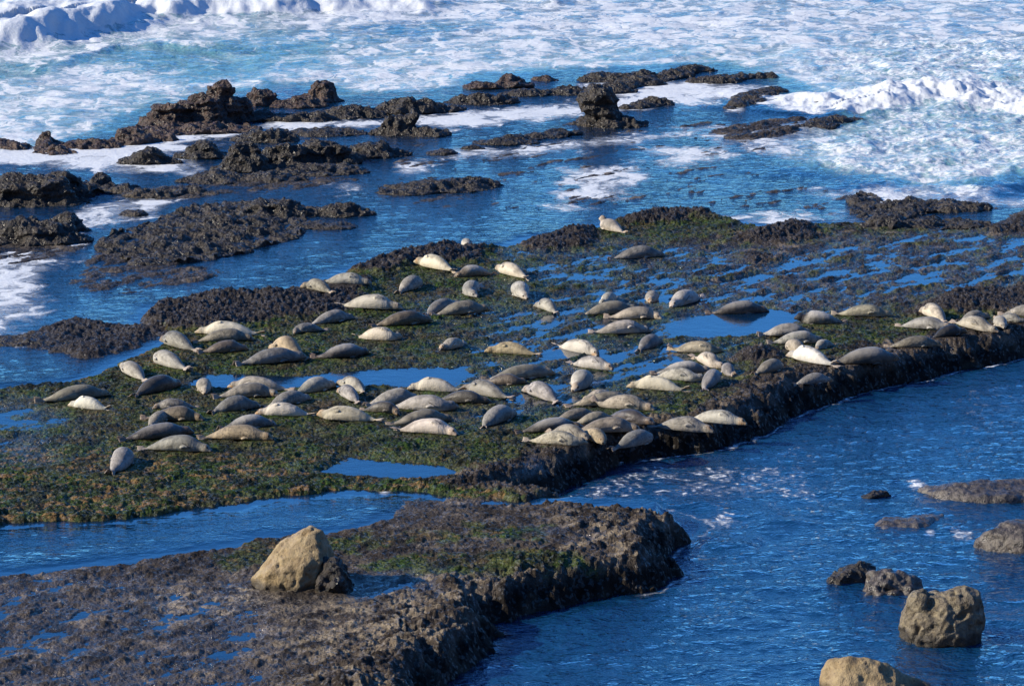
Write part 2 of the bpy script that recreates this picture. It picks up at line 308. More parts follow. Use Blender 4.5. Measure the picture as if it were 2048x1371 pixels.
# ------------------------------------------------------------------ the seals: (label, head px, tail px, tone, roll, opts)
# tones
TONE = dict(cream=(.50,.43,.32), white=(.58,.54,.46), gold=(.41,.31,.175), tan=(.36,.30,.21), beige=(.42,.37,.285),
            grey=(.28,.26,.215), pale=(.40,.37,.31), olive=(.30,.265,.19), brown=(.19,.145,.10), dark=(.105,.092,.078), black=(.045,.042,.04))
SEALS = [
 ("olive tan seal stretched at the far left of the green flat, tail pointing left", (222,790),(73,808),'olive',10,{}),
 ("small cream pup lying in front of the leftmost olive tan seal", (138,812),(221,821),'white',-70,{}),
 ("plump light grey seal at the left edge of the green flat, behind a dark seal", (244,738),(292,768),'pale',-20,{'s':.3}),
 ("light grey seal lying alone, tail down right, below the brownish grey one", (302,722),(375,747),'pale',-20,{'s':.4}),
 ("brownish grey seal beside the mussel rocks, leftmost of the upper left huddle", (325,677),(389,710),'grey',-25,{}),
 ("dark seal with sunlit back lying left of the small cream one facing the viewer", (362,770),(260,795),'dark',15,{}),
 ("small cream seal facing the viewer head on, left of the long pool's beige seal", (411,796),(404,768),'cream',0,{'l':1.15}),
 ("long cream seal against the mussel bed, rear one of the upper left huddle", (393,664),(526,679),'cream',-80,{}),
 ("olive grey seal squeezed between the long cream seal and a dark brown one", (508,680),(385,684),'olive',10,{}),
 ("dark brown seal in front of the upper left huddle", (498,703),(396,709),'brown',10,{}),
 ("golden tan seal with arched back leaning over a dark grey seal", (537,702),(617,722),'gold',-30,{'arch':.12}),
 ("dark grey seal in front of the golden tan one, tail stretched left", (612,722),(470,733),'grey',0,{'s':.5}),
 ("dark seal with a bright sunlit back lying alone above the long pool", (742,708),(625,722),'dark',10,{'pb':.5}),
 ("pale seal resting on a slant behind a smaller grey one, beside the mussel bed", (707,638),(615,652),'pale',20,{}),
 ("smaller grey seal with its muzzle pointing left, in front of the pale slanted one", (580,667),(652,660),'grey',-10,{'l':1.2}),
 ("cream seal with thin tail to the left and white belly edge, above the long pool", (804,686),(708,672),'cream',-60,{}),
 ("cream tan speckled seal lying below the end of the mussel bed", (803,628),(675,612),'beige',-50,{'s':.5}),
 ("mottled grey seal lying on top of the mussel bed", (742,588),(640,573),'pale',-40,{'s':.6}),
 ("golden grey seal on the mussel bed, left of the mottled one", (610,585),(668,603),'olive',-20,{'l':1.25}),
 ("dark brown seal with narrow tail lying between two cream seals in the middle left", (868,643),(742,657),'brown',5,{'s':.5}),
 ("barrel shaped grey seal pointing away, left of two seals that face the viewer", (846,570),(795,588),'pale',15,{'f':1.1}),
 ("round grey seal facing the viewer, left of the bright white one", (932,600),(954,572),'pale',0,{'f':1.1}),
 ("bright white seal facing the viewer beside the round grey one", (1050,603),(1028,572),'white',0,{'f':1.1}),
 ("small white seal alone on the far edge of the reef by the back water", (934,500),(932,479),'white',0,{'l':1.2}),
 ("bright cream seal, head up left, leftmost of three far seals in a row", (834,526),(912,552),'cream',-50,{'hl':.15}),
 ("brown seal lying between the two cream seals of the far row", (908,556),(990,549),'brown',20,{'pb':.6}),
 ("cream seal, tail down right, rightmost of three far seals in a row", (992,538),(1060,564),'cream',-40,{}),
 ("dark grey seal half hidden behind a larger brownish grey one in the centre", (915,608),(843,630),'grey',10,{}),
 ("brownish grey seal in front of the half hidden dark one in the centre", (978,621),(862,630),'olive',5,{'s':.3}),
 ("small light grey seal lying below the bright white seal that faces the viewer", (1076,606),(1118,628),'pale',-25,{'l':1.2}),
 ("pale seal facing the viewer behind a pair of long tan and grey seals", (1204,607),(1234,593),'white',0,{'l':1.2}),
 ("small cream grey seal facing the viewer, left of the fat white one", (1296,606),(1314,583),'beige',0,{'l':1.2}),
 ("fat white seal lying on wet weed, right of the small cream grey one", (1341,612),(1404,592),'white',-10,{'f':1.15}),
 ("grey seal behind the plain tan one, rear of the pair below the pale seal", (1275,617),(1158,629),'olive',5,{}),
 ("plain tan seal in front of the grey one, hind flippers at its left end", (1328,632),(1210,632),'tan',-10,{}),
 ("smooth beige seal with a fin mark on its side below the plain tan seal", (1302,661),(1180,664),'beige',-30,{}),
 ("brown grey seal pointing away, touching the head of the smooth beige one", (1320,680),(1274,701),'grey',15,{'l':1.3}),
 ("tan seal with raised hind flippers, right of the brown grey seal", (1447,702),(1335,697),'tan',-40,{'s':.6,'tl':.25}),
 ("grey seal with a pale stripe along its flank, right of the golden one", (1203,706),(1108,687),'pale',-60,{'s':.3}),
 ("golden seal with a small head at its left end in the middle of the reef", (972,694),(1083,712),'gold',-40,{}),
 ("small cream pup alone left of the golden seal in the middle of the reef", (882,702),(934,687),'cream',-20,{'l':1.1}),
 ("pale seal covered in black speckles, below the grey seal with the striped flank", (1228,738),(1137,724),'pale',-40,{'s':1.0}),
 ("dark grey seal nearest the far shore, alone on the wet weed below the sitting pup", (1330,508),(1218,514),'grey',5,{}),
 ("cream pup holding its head up on the farthest part of the reef", (1196,452),(1250,472),'cream',0,{'hl':.9,'l':1.35}),
 ("big dark grey seal mirrored in the pool it lies beside", (1537,618),(1415,623),'dark',10,{'pb':.4}),
 ("dark headed seal with pale back, looking left at the end of the mirror pool", (1588,648),(1692,648),'grey',10,{'hl':.35,'pb':.8,'dh':1}),
 ("speckled olive seal behind the dark headed one, lying on bare rock", (1785,634),(1665,631),'olive',-10,{'s':.5}),
 ("pale grey seal behind its twin at the near end of the mirror pool", (1622,660),(1518,683),'pale',10,{}),
 ("grey seal with white hind flippers at its left end, near one of the twins", (1648,680),(1537,692),'grey',5,{'pb':.5}),
 ("small round white pup right of the twin grey seals", (1630,703),(1667,684),'white',0,{'l':1.0}),
 ("tan seal lying over the end of a bright cream one near the reef edge", (1570,692),(1616,714),'tan',-20,{'l':1.2}),
 ("bright cream seal with its white belly turned up near the reef edge", (1575,717),(1672,740),'white',-80,{}),
 ("long dark seal with a pale face turned to the right by the reef edge", (1802,722),(1655,730),'dark',10,{'s':.4,'pb':.4}),
 ("small greenish grey seal left of a small dark grey one near the reef edge", (1570,742),(1508,756),'olive',5,{'l':1.2}),
 ("small dark grey seal closest to the cove below the bright cream one", (1665,755),(1585,762),'grey',5,{'l':1.2}),
 ("cream seal slanting down behind the dark grey seal of the right hand huddle", (1845,624),(1897,652),'cream',-30,{}),
 ("grey seal peeping out behind the large beige seal of the right hand huddle", (1970,640),(1920,647),'grey',10,{'l':1.3}),
 ("dark grey seal with pale hind flippers, left front of the right hand huddle", (1905,664),(1793,654),'grey',0,{'s':.4}),
 ("black wet seal in the shade under the large beige one", (1930,674),(1860,684),'black',10,{'l':1.3}),
 ("large beige seal in the middle of the right hand huddle", (1990,674),(1905,650),'beige',-40,{}),
 ("small white seal with pinkish edge, last but one at the right", (2008,668),(1990,645),'white',0,{'l':1.2}),
 ("beige seal cut off by the right edge of the picture", (2100,640),(1998,634),'beige',-10,{}),
 ("small bluish grey pup tucked behind the white one at the right edge", (2036,650),(2000,644),'grey',0,{'l':1.0}),
 ("beige grey seal lying on the ledge in front of the right hand huddle", (1882,692),(1773,700),'olive',0,{'f':.9}),
 ("grey seal with sunlit back, behind the pale grey one above the big cream seal", (1420,733),(1305,750),'grey',15,{'pb':.7}),
 ("cream seal sloping to the right behind the grey seal with the sunlit back", (1440,738),(1392,713),'cream',-40,{}),
 ("pale grey seal lying right behind the big cream seal, nose to the right", (1411,763),(1299,750),'pale',-30,{}),
 ("big cream seal with brown stains and a curled tail in the right centre", (1256,768),(1380,786),'cream',-80,{'s':.5}),
 ("small dark pup with pinkish flippers spread in a V", (1450,736),(1462,754),'grey',0,{'l':1.0,'tl':.3}),
 ("grey seal with a golden head pointing away, below the pup with spread flippers", (1436,757),(1407,786),'grey',-30,{'gh':1}),
 ("round whitish seal facing the viewer below the black speckled one", (1154,781),(1178,750),'white',0,{'f':1.1,'s':.3}),
 ("pale speckled seal with its tail down right, left of the round whitish one", (1053,776),(1121,803),'pale',-30,{'s':.8}),
 ("long olive brown seal behind a shorter dark brown one, right of the long pool", (1112,746),(968,756),'olive',5,{'s':.6}),
 ("shorter dark brown seal tucked in front of the long olive brown one", (1054,764),(961,760),'brown',0,{}),
 ("speckled grey seal with a white chin, below the shorter dark brown one", (926,776),(1022,796),'grey',-50,{'s':.9}),
 ("cream brown seal showing its pale belly, at the near right of the long pool", (817,776),(930,785),'cream',-80,{'s':.3}),
 ("very dark seal below the cream brown one, behind the long pale seals", (980,808),(868,795),'dark',0,{'s':.3}),
 ("long pale grey seal lying across the middle of the centre huddle", (915,826),(775,812),'pale',-20,{'s':.4}),
 ("pale grey seal at the back left of the centre huddle, tail pointing left", (842,797),(729,816),'pale',10,{'s':.4}),
 ("black seal wedged between the big cream yellow seal and the long pale one", (806,828),(722,820),'dark',0,{}),
 ("grey tan seal lying behind the large cream seal at the front of the centre huddle", (905,838),(775,848),'olive',0,{'s':.3}),
 ("large cream seal with a fin mark at the front of the centre huddle", (920,873),(788,856),'cream',-55,{'s':.1}),
 ("big cream yellow seal, hind flippers at its right end, left of a black seal", (630,832),(765,850),'cream',-50,{'s':.4}),
 ("cream seal with brown belly marks left of the big cream yellow one", (514,822),(628,842),'cream',-70,{'s':.3}),
 ("pale grey seal lying right behind the cream seal with belly marks", (621,799),(528,816),'pale',10,{}),
 ("pale seal at the near shore of the long pool, in its middle", (671,773),(585,788),'pale',15,{'pb':.4}),
 ("beige seal at the near shore of the long pool, on its left", (456,772),(585,783),'beige',-30,{}),
 ("olive seal lying in front of the beige one by the long pool", (560,792),(425,798),'olive',0,{}),
 ("dark grey seal slanting up to the right below the olive one", (520,806),(412,834),'grey',10,{'s':.4}),
 ("light grey seal behind a spotted one, right of the pale seal by the pool", (679,771),(738,788),'pale',-30,{'s':.3}),
 ("spotted grey seal with its tail towards the viewer, in front of the light grey one", (681,785),(718,811),'pale',-30,{'s':.8,'l':1.35}),
 ("grey seal lying apart on green weed, right of the large cream seal", (1030,828),(955,855),'grey',15,{'pb':.3}),
 ("grey seal at the back of the dark huddle on the left", (318,817),(384,816),'grey',0,{'l':1.3}),
 ("dark brown mottled seal lying across the dark huddle on the left", (408,850),(287,831),'brown',-10,{'s':.5}),
 ("pinkish pale seal almost hidden behind the long dark one of the left huddle", (334,838),(296,854),'beige',0,{'l':1.2}),
 ("long dark seal with thin tail at the front of the left huddle", (388,872),(239,882),'dark',5,{'pb':.3}),
 ("dark grey seal with a pale head, below the long dark one at the left", (425,904),(280,898),'grey',-20,{'s':.3}),
 ("light grey seal curled up alone, nearest the viewer on the left", (260,912),(228,952),'pale',20,{'f':1.1,'bend':.5}),
 ("grey seal with a sunlit back lying right behind the golden brown one", (551,852),(437,862),'grey',10,{'pb':.6}),
 ("golden brown seal with a knob like tail end, lowest of the left centre seals", (548,882),(399,876),'gold',-5,{}),
 ("big tan seal at the top of the front right huddle", (1275,798),(1132,815),'tan',-10,{}),
 ("cream seal almost hidden behind the big tan one of the front right huddle", (1168,797),(1240,790),'cream',-60,{'l':1.3}),
 ("beige grey seal with a raised hind flipper below the big tan one", (1310,824),(1180,806),'tan',-15,{'tl':.35}),
 ("blackish mottled seal in the shade in the middle of the front right huddle", (1304,858),(1208,838),'dark',-10,{'s':.6}),
 ("greyish tan seal at the left back of the front right huddle", (1196,833),(1102,843),'tan',5,{'f':.9}),
 ("small tan seal filling the gap in the middle of the front right huddle", (1224,844),(1150,851),'tan',5,{'l':1.3}),
 ("long dark grey seal at the left end of the front right huddle", (1165,857),(1034,874),'dark',10,{'pb':.5}),
 ("tan seal with a folded fin, centre front of the front right huddle", (1282,864),(1140,868),'tan',-10,{}),
 ("large pale cream seal nearest the viewer in the front right huddle", (1174,908),(1050,876),'cream',-30,{}),
 ("beige grey seal squeezed behind the large pale cream one", (1178,886),(1095,870),'olive',-20,{}),
 ("small golden tan seal pointing at the water, right of the large pale cream one", (1217,892),(1158,866),'gold',-20,{'l':1.25}),
 ("dark grey seal slanting up right, in front of the tan one with folded fin", (1314,870),(1225,890),'grey',10,{}),
 ("dark speckled seal with pale hind flippers on the edge of the reef above the cove", (1430,864),(1299,844),'grey',-20,{'s':.9}),
 ("light grey spotted seal, rightmost of the front huddle on the reef edge", (1495,850),(1368,832),'pale',-50,{'s':.7}),
]
SP_DATA = []
for lab, hp, tp, tone, roll, o in SEALS:
    a = at(hp[0], hp[1]-3, 0.10); b = at(tp[0], tp[1]-3, 0.10)
    L = float(np.linalg.norm(a-b)); c = (a+b)/2; d = (a-b)/max(L, 1e-6)
    mx = o.get('l', 1.68); L2 = min(max(L, 1.05), mx)
    pz = ppm((hp[0]+tp[0])/2, (hp[1]+tp[1])/2)
    frac = abs(hp[0]-tp[0])/pz
    # seals seen nearly side on keep the measured length, those seen end on take a usual one
    if frac > 1.2: L2 = min(L, max(frac*1.05, 1.3))
    L2 = min(L2, 1.9)
    # keep the measured horizontal span when the depth estimate is too long
    if L > L2 and frac > 0.3:
        ddx = min(abs((a-b)[0]), L2*0.999); sy = math.sqrt(max(L2**2-ddx**2, 0.0))
        d = np.array([math.copysign(ddx, (a-b)[0]), math.copysign(sy, (a-b)[1])])/L2
    SP_DATA.append((c, d, L2))

seal_z = []
for (c, d, L) in SP_DATA:
    zs = [max(sample(T, c[0]+d[0]*t*L*0.35 - d[1]*s, c[1]+d[1]*t*L*0.35 + d[0]*s), -0.03) for t in (-1, -.5, 0, .5, 1) for s in (-.12, .12)]
    z = float(np.mean(zs)); z = min(z, 0.35)
    seal_z.append(z)
    j0, j1 = np.searchsorted(rows, [c[1]-1.3, c[1]+1.3])
    sx = X[j0:j1]-c[0]; sy = Y[j0:j1]-c[1]
    al = (sx*d[0]+sy*d[1])/(L*0.55); ac = (-sx*d[1]+sy*d[0])/0.34
    r = np.sqrt(al**2+ac**2); k = 1-sstep(0.8, 1.35, r)
    T[j0:j1] = T[j0:j1]*(1-k) + np.minimum(T[j0:j1], z+0.005)*k

def grid_mesh(name, Z, attrs, material, kind='structure'):
    me = bpy.data.meshes.new(name)
    nv = NR*NC
    co = np.stack([X, Y, Z.astype(np.float32)], -1).reshape(-1)
    idx = np.arange(nv, dtype=np.int32).reshape(NR, NC)
    q = np.stack([idx[:-1, :-1], idx[:-1, 1:], idx[1:, 1:], idx[1:, :-1]], -1).reshape(-1)
    nf = (NR-1)*(NC-1)
    me.vertices.add(nv); me.vertices.foreach_set('co', co)
    me.loops.add(nf*4); me.loops.foreach_set('vertex_index', q)
    me.polygons.add(nf); me.polygons.foreach_set('loop_start', np.arange(0, nf*4, 4, dtype=np.int32))
    me.polygons.foreach_set('use_smooth', np.ones(nf, bool))
    me.update(calc_edges=True)
    for k, v in attrs.items():
        a = me.attributes.new(k, 'FLOAT', 'POINT'); a.data.foreach_set('value', v.astype(np.float32).reshape(-1))
    me.materials.append(material)
    o = bpy.data.objects.new(name, me); COL.objects.link(o); o['kind'] = kind
    return o

# --- reef material
def mat_reef():
    m, t, out = mat('reef_rock'); b = NB(t)
    geo = b.n('NewGeometry'); P = geo.outputs['Position']
    green, mu, bare = b.attr('green'), b.attr('mussel'), b.attr('bare')
    kelp = b.attr('kelp')
    big = b.noise(P, 0.5, 4, 0.6); Ps = b.mapping(P, scale=(1, .5, 1)); med = b.noise(Ps, 2.0, 5, 0.65); fin = b.noise(b.mapping(P, scale=(1, .7, 1)), 10, 4, 0.65)
    v1 = b.vor(P, 13, rnd=1.0); vcol = b.n('TexVoronoi'); b.l(P, vcol.inputs['Vector']); vcol.inputs['Scale'].default_value = 16
    sepc = b.n('SeparateColor'); b.l(vcol.outputs['Color'], sepc.inputs[0]); rnd = sepc.outputs[0]
    sn = b.n('SeparateXYZ'); b.l(geo.outputs['Normal'], sn.inputs[0]); nz_ = sn.outputs[2]
    # bare rock
    rock = b.mix(b.ramp(med, .35, .65), (.017, .013, .010), (.075, .059, .045))
    rock = b.mix(b.ramp(b.noise(b.mapping(P, loc=(31, 5, 0)), 1.3, 5, .6), .52, .68), rock, (.165, .130, .092))
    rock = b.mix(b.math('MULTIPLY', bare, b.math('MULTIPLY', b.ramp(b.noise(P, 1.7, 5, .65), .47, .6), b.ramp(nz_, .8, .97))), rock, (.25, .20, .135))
    # mussel bed
    mus = b.mix(rnd, (.010, .009, .010), (.055, .047, .044))
    mus = b.mix(b.ramp(fin, .55, .75), mus, (.12, .105, .09))
    rock = b.mix(mu, rock, mus)
    # algae
    alg = b.mix(b.ramp(fin, .35, .68), (.003, .009, .002), (.048, .088, .010))
    alg = b.mix(b.ramp(b.noise(b.mapping(P, scale=(1, .6, 1)), 1.1, 4, .6), .44, .60), alg, (.007, .011, .005))
    alg = b.mix(b.math('MULTIPLY', b.ramp(big, .48, .62), .75), alg, (.035, .030, .017))
    alg = b.mix(b.math('MULTIPLY', rnd, b.ramp(med, .45, .62)), alg, (.095, .105, .035))
    rust = b.mix(rnd, (.10, .055, .022), (.24, .15, .055))
    alg = b.mix(b.math('MULTIPLY', b.ramp(b.noise(b.mapping(P, loc=(7, 3, 1)), 3.1, 4, .6), .52, .62), kelp), alg, rust)
    patchy = b.math('ADD', green, b.math('MULTIPLY', b.math('SUBTRACT', med, .5), 1.5))
    col = b.mix(b.ramp(patchy, .3, .6), rock, alg)
    spz = b.n('SeparateXYZ'); b.l(P, spz.inputs[0])      # wet splash zone above the cove, with the cliff's shade painted in
    wet_shade = b.ramp(b.math('ADD', spz.outputs[2], b.math('MULTIPLY', b.math('SUBTRACT', med, .5), .5)), .02, -.22)
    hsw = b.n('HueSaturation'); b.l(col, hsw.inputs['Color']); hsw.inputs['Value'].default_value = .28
    col = b.mix(wet_shade, col, hsw.outputs[0])
    nrm = b.bump(v1, b.math('ADD', .45, b.math('MULTIPLY', green, .5)), .08); nrm = b.bump(fin, .9, .10, nrm); nrm = b.bump(b.noise(P, 28, 3, .65), 1.0, .035, nrm)
    wetf = b.ramp(sepc.outputs[1], .80, .86)
    film = b.math('MULTIPLY', b.math('MULTIPLY', b.ramp(spz.outputs[2], .11, .015), b.ramp(spz.outputs[2], -.2, -.05)), b.attr('sheen'))      # a skin of water on the lowest rock
    rgh = b.math('SUBTRACT', b.math('SUBTRACT', .75, b.math('MULTIPLY', film, .42)), b.math('MULTIPLY', wetf, .25))
    b.l(b.pri(col, rgh, b.math('ADD', b.math('ADD', .10, b.math('MULTIPLY', film, .35)), b.math('MULTIPLY', wetf, .45)), nrm), out.inputs[0])
    return m

green = (m1*(1-0.35*sstep(at(1100, 600)[0], at(1600, 600)[0], X)))*(1-muss)*sstep(0.3, 2.4, d_cove)
g_right = zone([(1000,470),(1400,470),(2100,455),(2100,620),(1400,640),(1000,620)], 2.0)
green = np.clip(green*(0.95-0.35*g_right), 0, 1)
gp = np.zeros_like(X)
for p in [[(690,1140),(800,1115),(1100,1110),(1180,1135),(1000,1160),(760,1150)], [(420,1120),(560,1090),(560,1130),(450,1140)],
          [(930,1060),(1100,1055),(1080,1090),(950,1085)], [(1010,1230),(1060,1225),(1070,1260),(1010,1270)]]:
    gp = np.maximum(gp, zone(p, 0.6))
green = np.maximum(green, gp*0.8)
kelp = np.clip(zone([(-900,900),(0,900),(400,930),(640,930),(1100,960),(1000,1010),(600,1010),(0,1080),(-900,1150)], 1.5)
               + 0.8*zone([(420,1080),(700,1075),(1000,1060),(1200,1080),(900,1130),(500,1130)], 1.5)
               + 0.6*zone([(280,640),(360,640),(320,740),(160,770),(60,760),(250,700)], 1.0) + 0.25*m1, 0, 1)
green = np.maximum(green, 0.55*zone([(420,1085),(700,1075),(1000,1060),(1000,1090),(700,1120),(500,1120)], 1.0))
bare = m2*np.clip(rim_near*1.6, 0, 1) + m2*zone([(300,1190),(480,1170),(560,1200),(480,1235),(320,1230)], 0.6) + \
       m2*zone([(560,1230),(760,1200),(980,1190),(960,1230),(760,1290),(560,1320)], 1.0)*.8
bare = np.clip(bare, 0, 1)
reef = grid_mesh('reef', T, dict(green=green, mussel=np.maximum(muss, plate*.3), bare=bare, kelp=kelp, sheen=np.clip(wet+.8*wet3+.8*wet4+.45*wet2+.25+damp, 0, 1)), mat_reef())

# ------------------------------------------------------------------ water
def soft(pts, s=1.5, wb=2.0): return zone(pts, s, wb=wb)
sea_f = soft([(-900,400),(-300,330),(60,300),(220,262),(300,215),(480,180),(620,165),(700,190),(940,175),(960,150),(1180,138),(1430,128),(1560,160),
              (1600,195),(1750,215),(1680,250),(1560,320),(1680,345),(1900,380),(2048,345),(2200,340),(3400,300),(3400,-400),(-900,-400)], 1.5)
calm = soft([(560,-60),(3400,-60),(3400,85),(1500,85),(900,95),(560,70)], 6)
film = np.zeros_like(X)
FILM = [([(-200,330),(0,290),(240,285),(420,262),(560,235),(760,240),(900,220),(1150,205),(1300,175),(1480,170),(1560,190),(1440,205),(1330,215),(1180,235),(900,262),(820,250),
          (640,262),(480,275),(360,310),(440,335),(380,352),(220,345),(0,330)], .72),
        ([(1130,165),(1420,160),(1590,180),(1440,215),(1330,205),(1150,200)], .66),
        ([(150,400),(300,385),(430,385),(330,425),(200,470),(170,510),(120,560),(130,590),(80,680),(-200,720),(-200,520),(30,500)], .58),
        ([(1100,335),(1280,330),(1290,360),(1260,375),(1230,400),(1120,402),(1090,385),(1130,365)], .78),
        ([(780,330),(880,322),(895,345),(820,350),(770,345)], .66), ([(620,390),(700,360),(720,372),(650,398)], .6),
        ([(820,300),(1000,290),(1100,280),(1250,262),(1480,250),(1500,262),(1300,290),(1050,320),(850,325)], .56),
        ([(1280,290),(1500,285),(1480,320),(1330,345),(1260,330)], .60), ([(1600,375),(1900,360),(2048,380),(2100,420),(1760,415),(1640,395)], .60),
        ([(1340,425),(1700,420),(1740,450),(1480,455)], .6), ([(1000,400),(1200,400),(1220,425),(1040,430)], .52),
        ([(1290,250),(1600,240),(2048,230),(2048,340),(1700,350),(1400,300)], .50),
        ([(1100,1002),(1420,1002),(1650,1000),(1620,930),(1300,925),(1150,960)], .422), ([(1180,905),(1280,900),(1330,915),(1230,935)], .47),
        ([(1395,1035),(1500,1035),(1500,1052),(1400,1050)], .55),
        ([(985,1270),(1010,1265),(990,1310),(930,1371),(890,1371),(940,1320)], .52),
        ([(1820,962),(1850,965),(1840,975)], .7), ([(1900,1055),(1950,1065),(1945,1080),(1915,1072)], .7)]
for p, k in FILM:
    film = np.maximum(film, (k-.04)*zone(p, 2.0 if p[0][1] < 900 else .6, wb=3.0 if p[0][1] < 900 else 1.0, z=0.0 if p[0][1] < 900 else COVE_Z))
for x_, y_, r_, k_ in ((1235,918,.35,.62),(770,1030,.22,.8),(785,1020,.2,.7),(1450,1042,.35,.50),(1835,968,.35,.75),(1925,1068,.35,.75),(1860,1063,.2,.7),(1470,218,.6,.8),(1620,195,1.0,.8),(630,228,.3,.9)):
    c_ = at(x_, y_, COVE_Z if y_ > 900 else 0); film = np.maximum(film, min(k_, .56)*np.exp(-(((X-c_[0])**2+((Y-c_[1])*.35)**2)/(r_*.9)**2)))
# surf line along the cove wall
film = np.maximum(film, .47*np.exp(-((d_cove+0.12)/0.12)**2)*sstep(at(1150,900)[0], at(1300,900)[0], X))
surf = np.zeros_like(X)
turb = soft([(1600,120),(1760,80),(3400,60),(3400,330),(1900,400),(1780,380),(1560,330),(1640,250),(1740,215)], 3)
far = sstep(165, 200, Y)
foam = np.maximum(film, sea_f*(0.488 + 0.04*calm + 0.04*turb + 0.05*sstep(5, -15, X) + 0.10*fbm2(X*0.12, Y*0.07, 3)))

# heights: swell and chop in the open sea, ripples elsewhere, breaking crests
Zw = Wl.astype(np.float32).copy()
sw = sea_f
cx = X + 2.2*fbm2(X*.08, Y*.06, 2); cy = Y + 3.0*fbm2(X*.07+4, Y*.06, 2)
Zw += sw*(0.10*n2(cx*.22, cy*.28) + 0.07*n2(cx*.55, cy*.75+9) + 0.035*fbm2(X*1.6, Y*2.0, 3))
Zw += turb*(0.26*fbm2(X*.35, Y*.3, 3) + 0.12*(0.5-np.abs(n2(X*1.0, Y*.7))) + 0.06*(0.5-np.abs(n2(X*2.4, Y*1.7))))
incove = 1-sstep(-0.4, 0.2, d_cove)
back = (1-sw)*(1-incove)*sstep(0, 1.0, d1)*sstep(0, 1, d2)
rot = math.radians(20); xr = X*math.cos(rot)+Y*math.sin(rot); yr = -X*math.sin(rot)+Y*math.cos(rot)
Zw += incove*(0.035*n2(xr*.5, yr*.8) + 0.030*n2(xr*1.5, yr*1.9) + 0.012*n2(xr*4.0, yr*5.0))
Zw += back*(0.012*n2(X*.9, Y*1.1) + 0.006*n2(X*3, Y*4.2))
def crest(line, hgt, wid, back_w, lumpy):
    """a breaking ridge along a traced line: steep towards the shore, gentle seaward"""
    L = poly(line); best = np.full(X.shape, 1e9, np.float32); sgn = np.zeros(X.shape, np.float32); tt = np.zeros(X.shape, np.float32)
    n = len(L)-1
    for i in range(n):
        a, bb = L[i], L[i+1]; e = bb-a; wx = X-a[0]; wy = Y-a[1]
        t = np.clip((wx*e[0]+wy*e[1])/(e@e), 0, 1)
        dx = wx-e[0]*t; dy = wy-e[1]*t; dist = np.sqrt(dx*dx+dy*dy)
        mk = dist < best; best = np.where(mk, dist, best); sgn = np.where(mk, np.sign(dy), sgn); tt = np.where(mk, (i+t)/n, tt)
    dist = best + lumpy*(.9*fbm2(X*.22, Y*.12, 2) + .25*fbm2(X*.9, Y*.5, 2))
    prof = np.where(sgn > 0, np.exp(-(dist/back_w)**2), np.exp(-(dist/wid)**2))
    prof = prof*(np.clip(tt*6, 0, 1)*np.clip((1-tt)*6, 0, 1))**.5
    return prof
c1 = crest([(-300,110),(0,85),(130,65),(260,35),(420,30),(560,25),(700,15),(900,2),(1100,-15)], 1, 2.2, 7.0, 3.5)
hump = (0.5+0.5*n2(X*.25+2, Y*.1))
Zw += c1*(1.25*sstep(at(1000,0)[0], at(-100,60)[0], X)*0.8+0.35)*(0.75+0.5*hump) + c1*(0.40*n2(X*.35, Y*.15)+0.13*n2(X*.8, Y*.35)+.07*fbm2(X*1.8, Y*.9, 3))
foam = np.maximum(foam, sstep(.12, .5, c1 + .25*fbm2(X*.6, Y*.5, 3))*.95)
c2 = crest([(1600,232),(1700,214),(1790,205),(1870,198),(1960,212),(2060,228),(2300,240)], 1, 1.4, 4.0, 2.2)
Zw += c2*(0.30 + 0.34*np.exp(-((X-at(1870,200)[0])/1.2)**2) + 0.22*n2(X*.6, Y*.3) + .14*n2(X*1.6, Y*.8) + .10*fbm2(X*3, Y*1.6, 3))
foam = np.maximum(foam, sstep(.2, .6, c2 + .3*fbm2(X*.9, Y*.7, 3))*.92)
c3 = crest([(80,140),(160,118),(230,100),(330,92),(480,105)], 1, 0.5, 2.0, .8)
Zw += .2*c3; foam = np.maximum(foam, c3*.72)
c4 = crest([(1395,1036),(1450,1041),(1520,1044)], 1, .3, .8, .3)
c5 = crest([(1150,935),(1300,945),(1420,965),(1600,1000)], 1, .5, 1.0, .5)
Zw += .07*c4 + .05*c5
# wedge of glassy blue-green just in front of the left breaker
trough = zone([(-200,150),(0,135),(120,115),(300,85),(520,60),(700,50),(900,40),(1000,60),(700,100),(620,130),(400,170),(200,130),(0,175)], 2)
foam = foam*(1-trough*.28)
depth = np.clip(Zw - T, 0, 5)
seal_pts = None
teal = np.clip(sea_f*(1-.55*calm) + .0, 0, 1)
clear = np.exp(-np.clip(depth, 0, 5)/0.22)*(1-sw)*.85
ripple = np.clip(back*0.8 + incove + sw + 0.0, 0, 1)
ripple = np.maximum(ripple, 0.05)
fine_f = np.clip(incove + .5*turb, 0, 1)

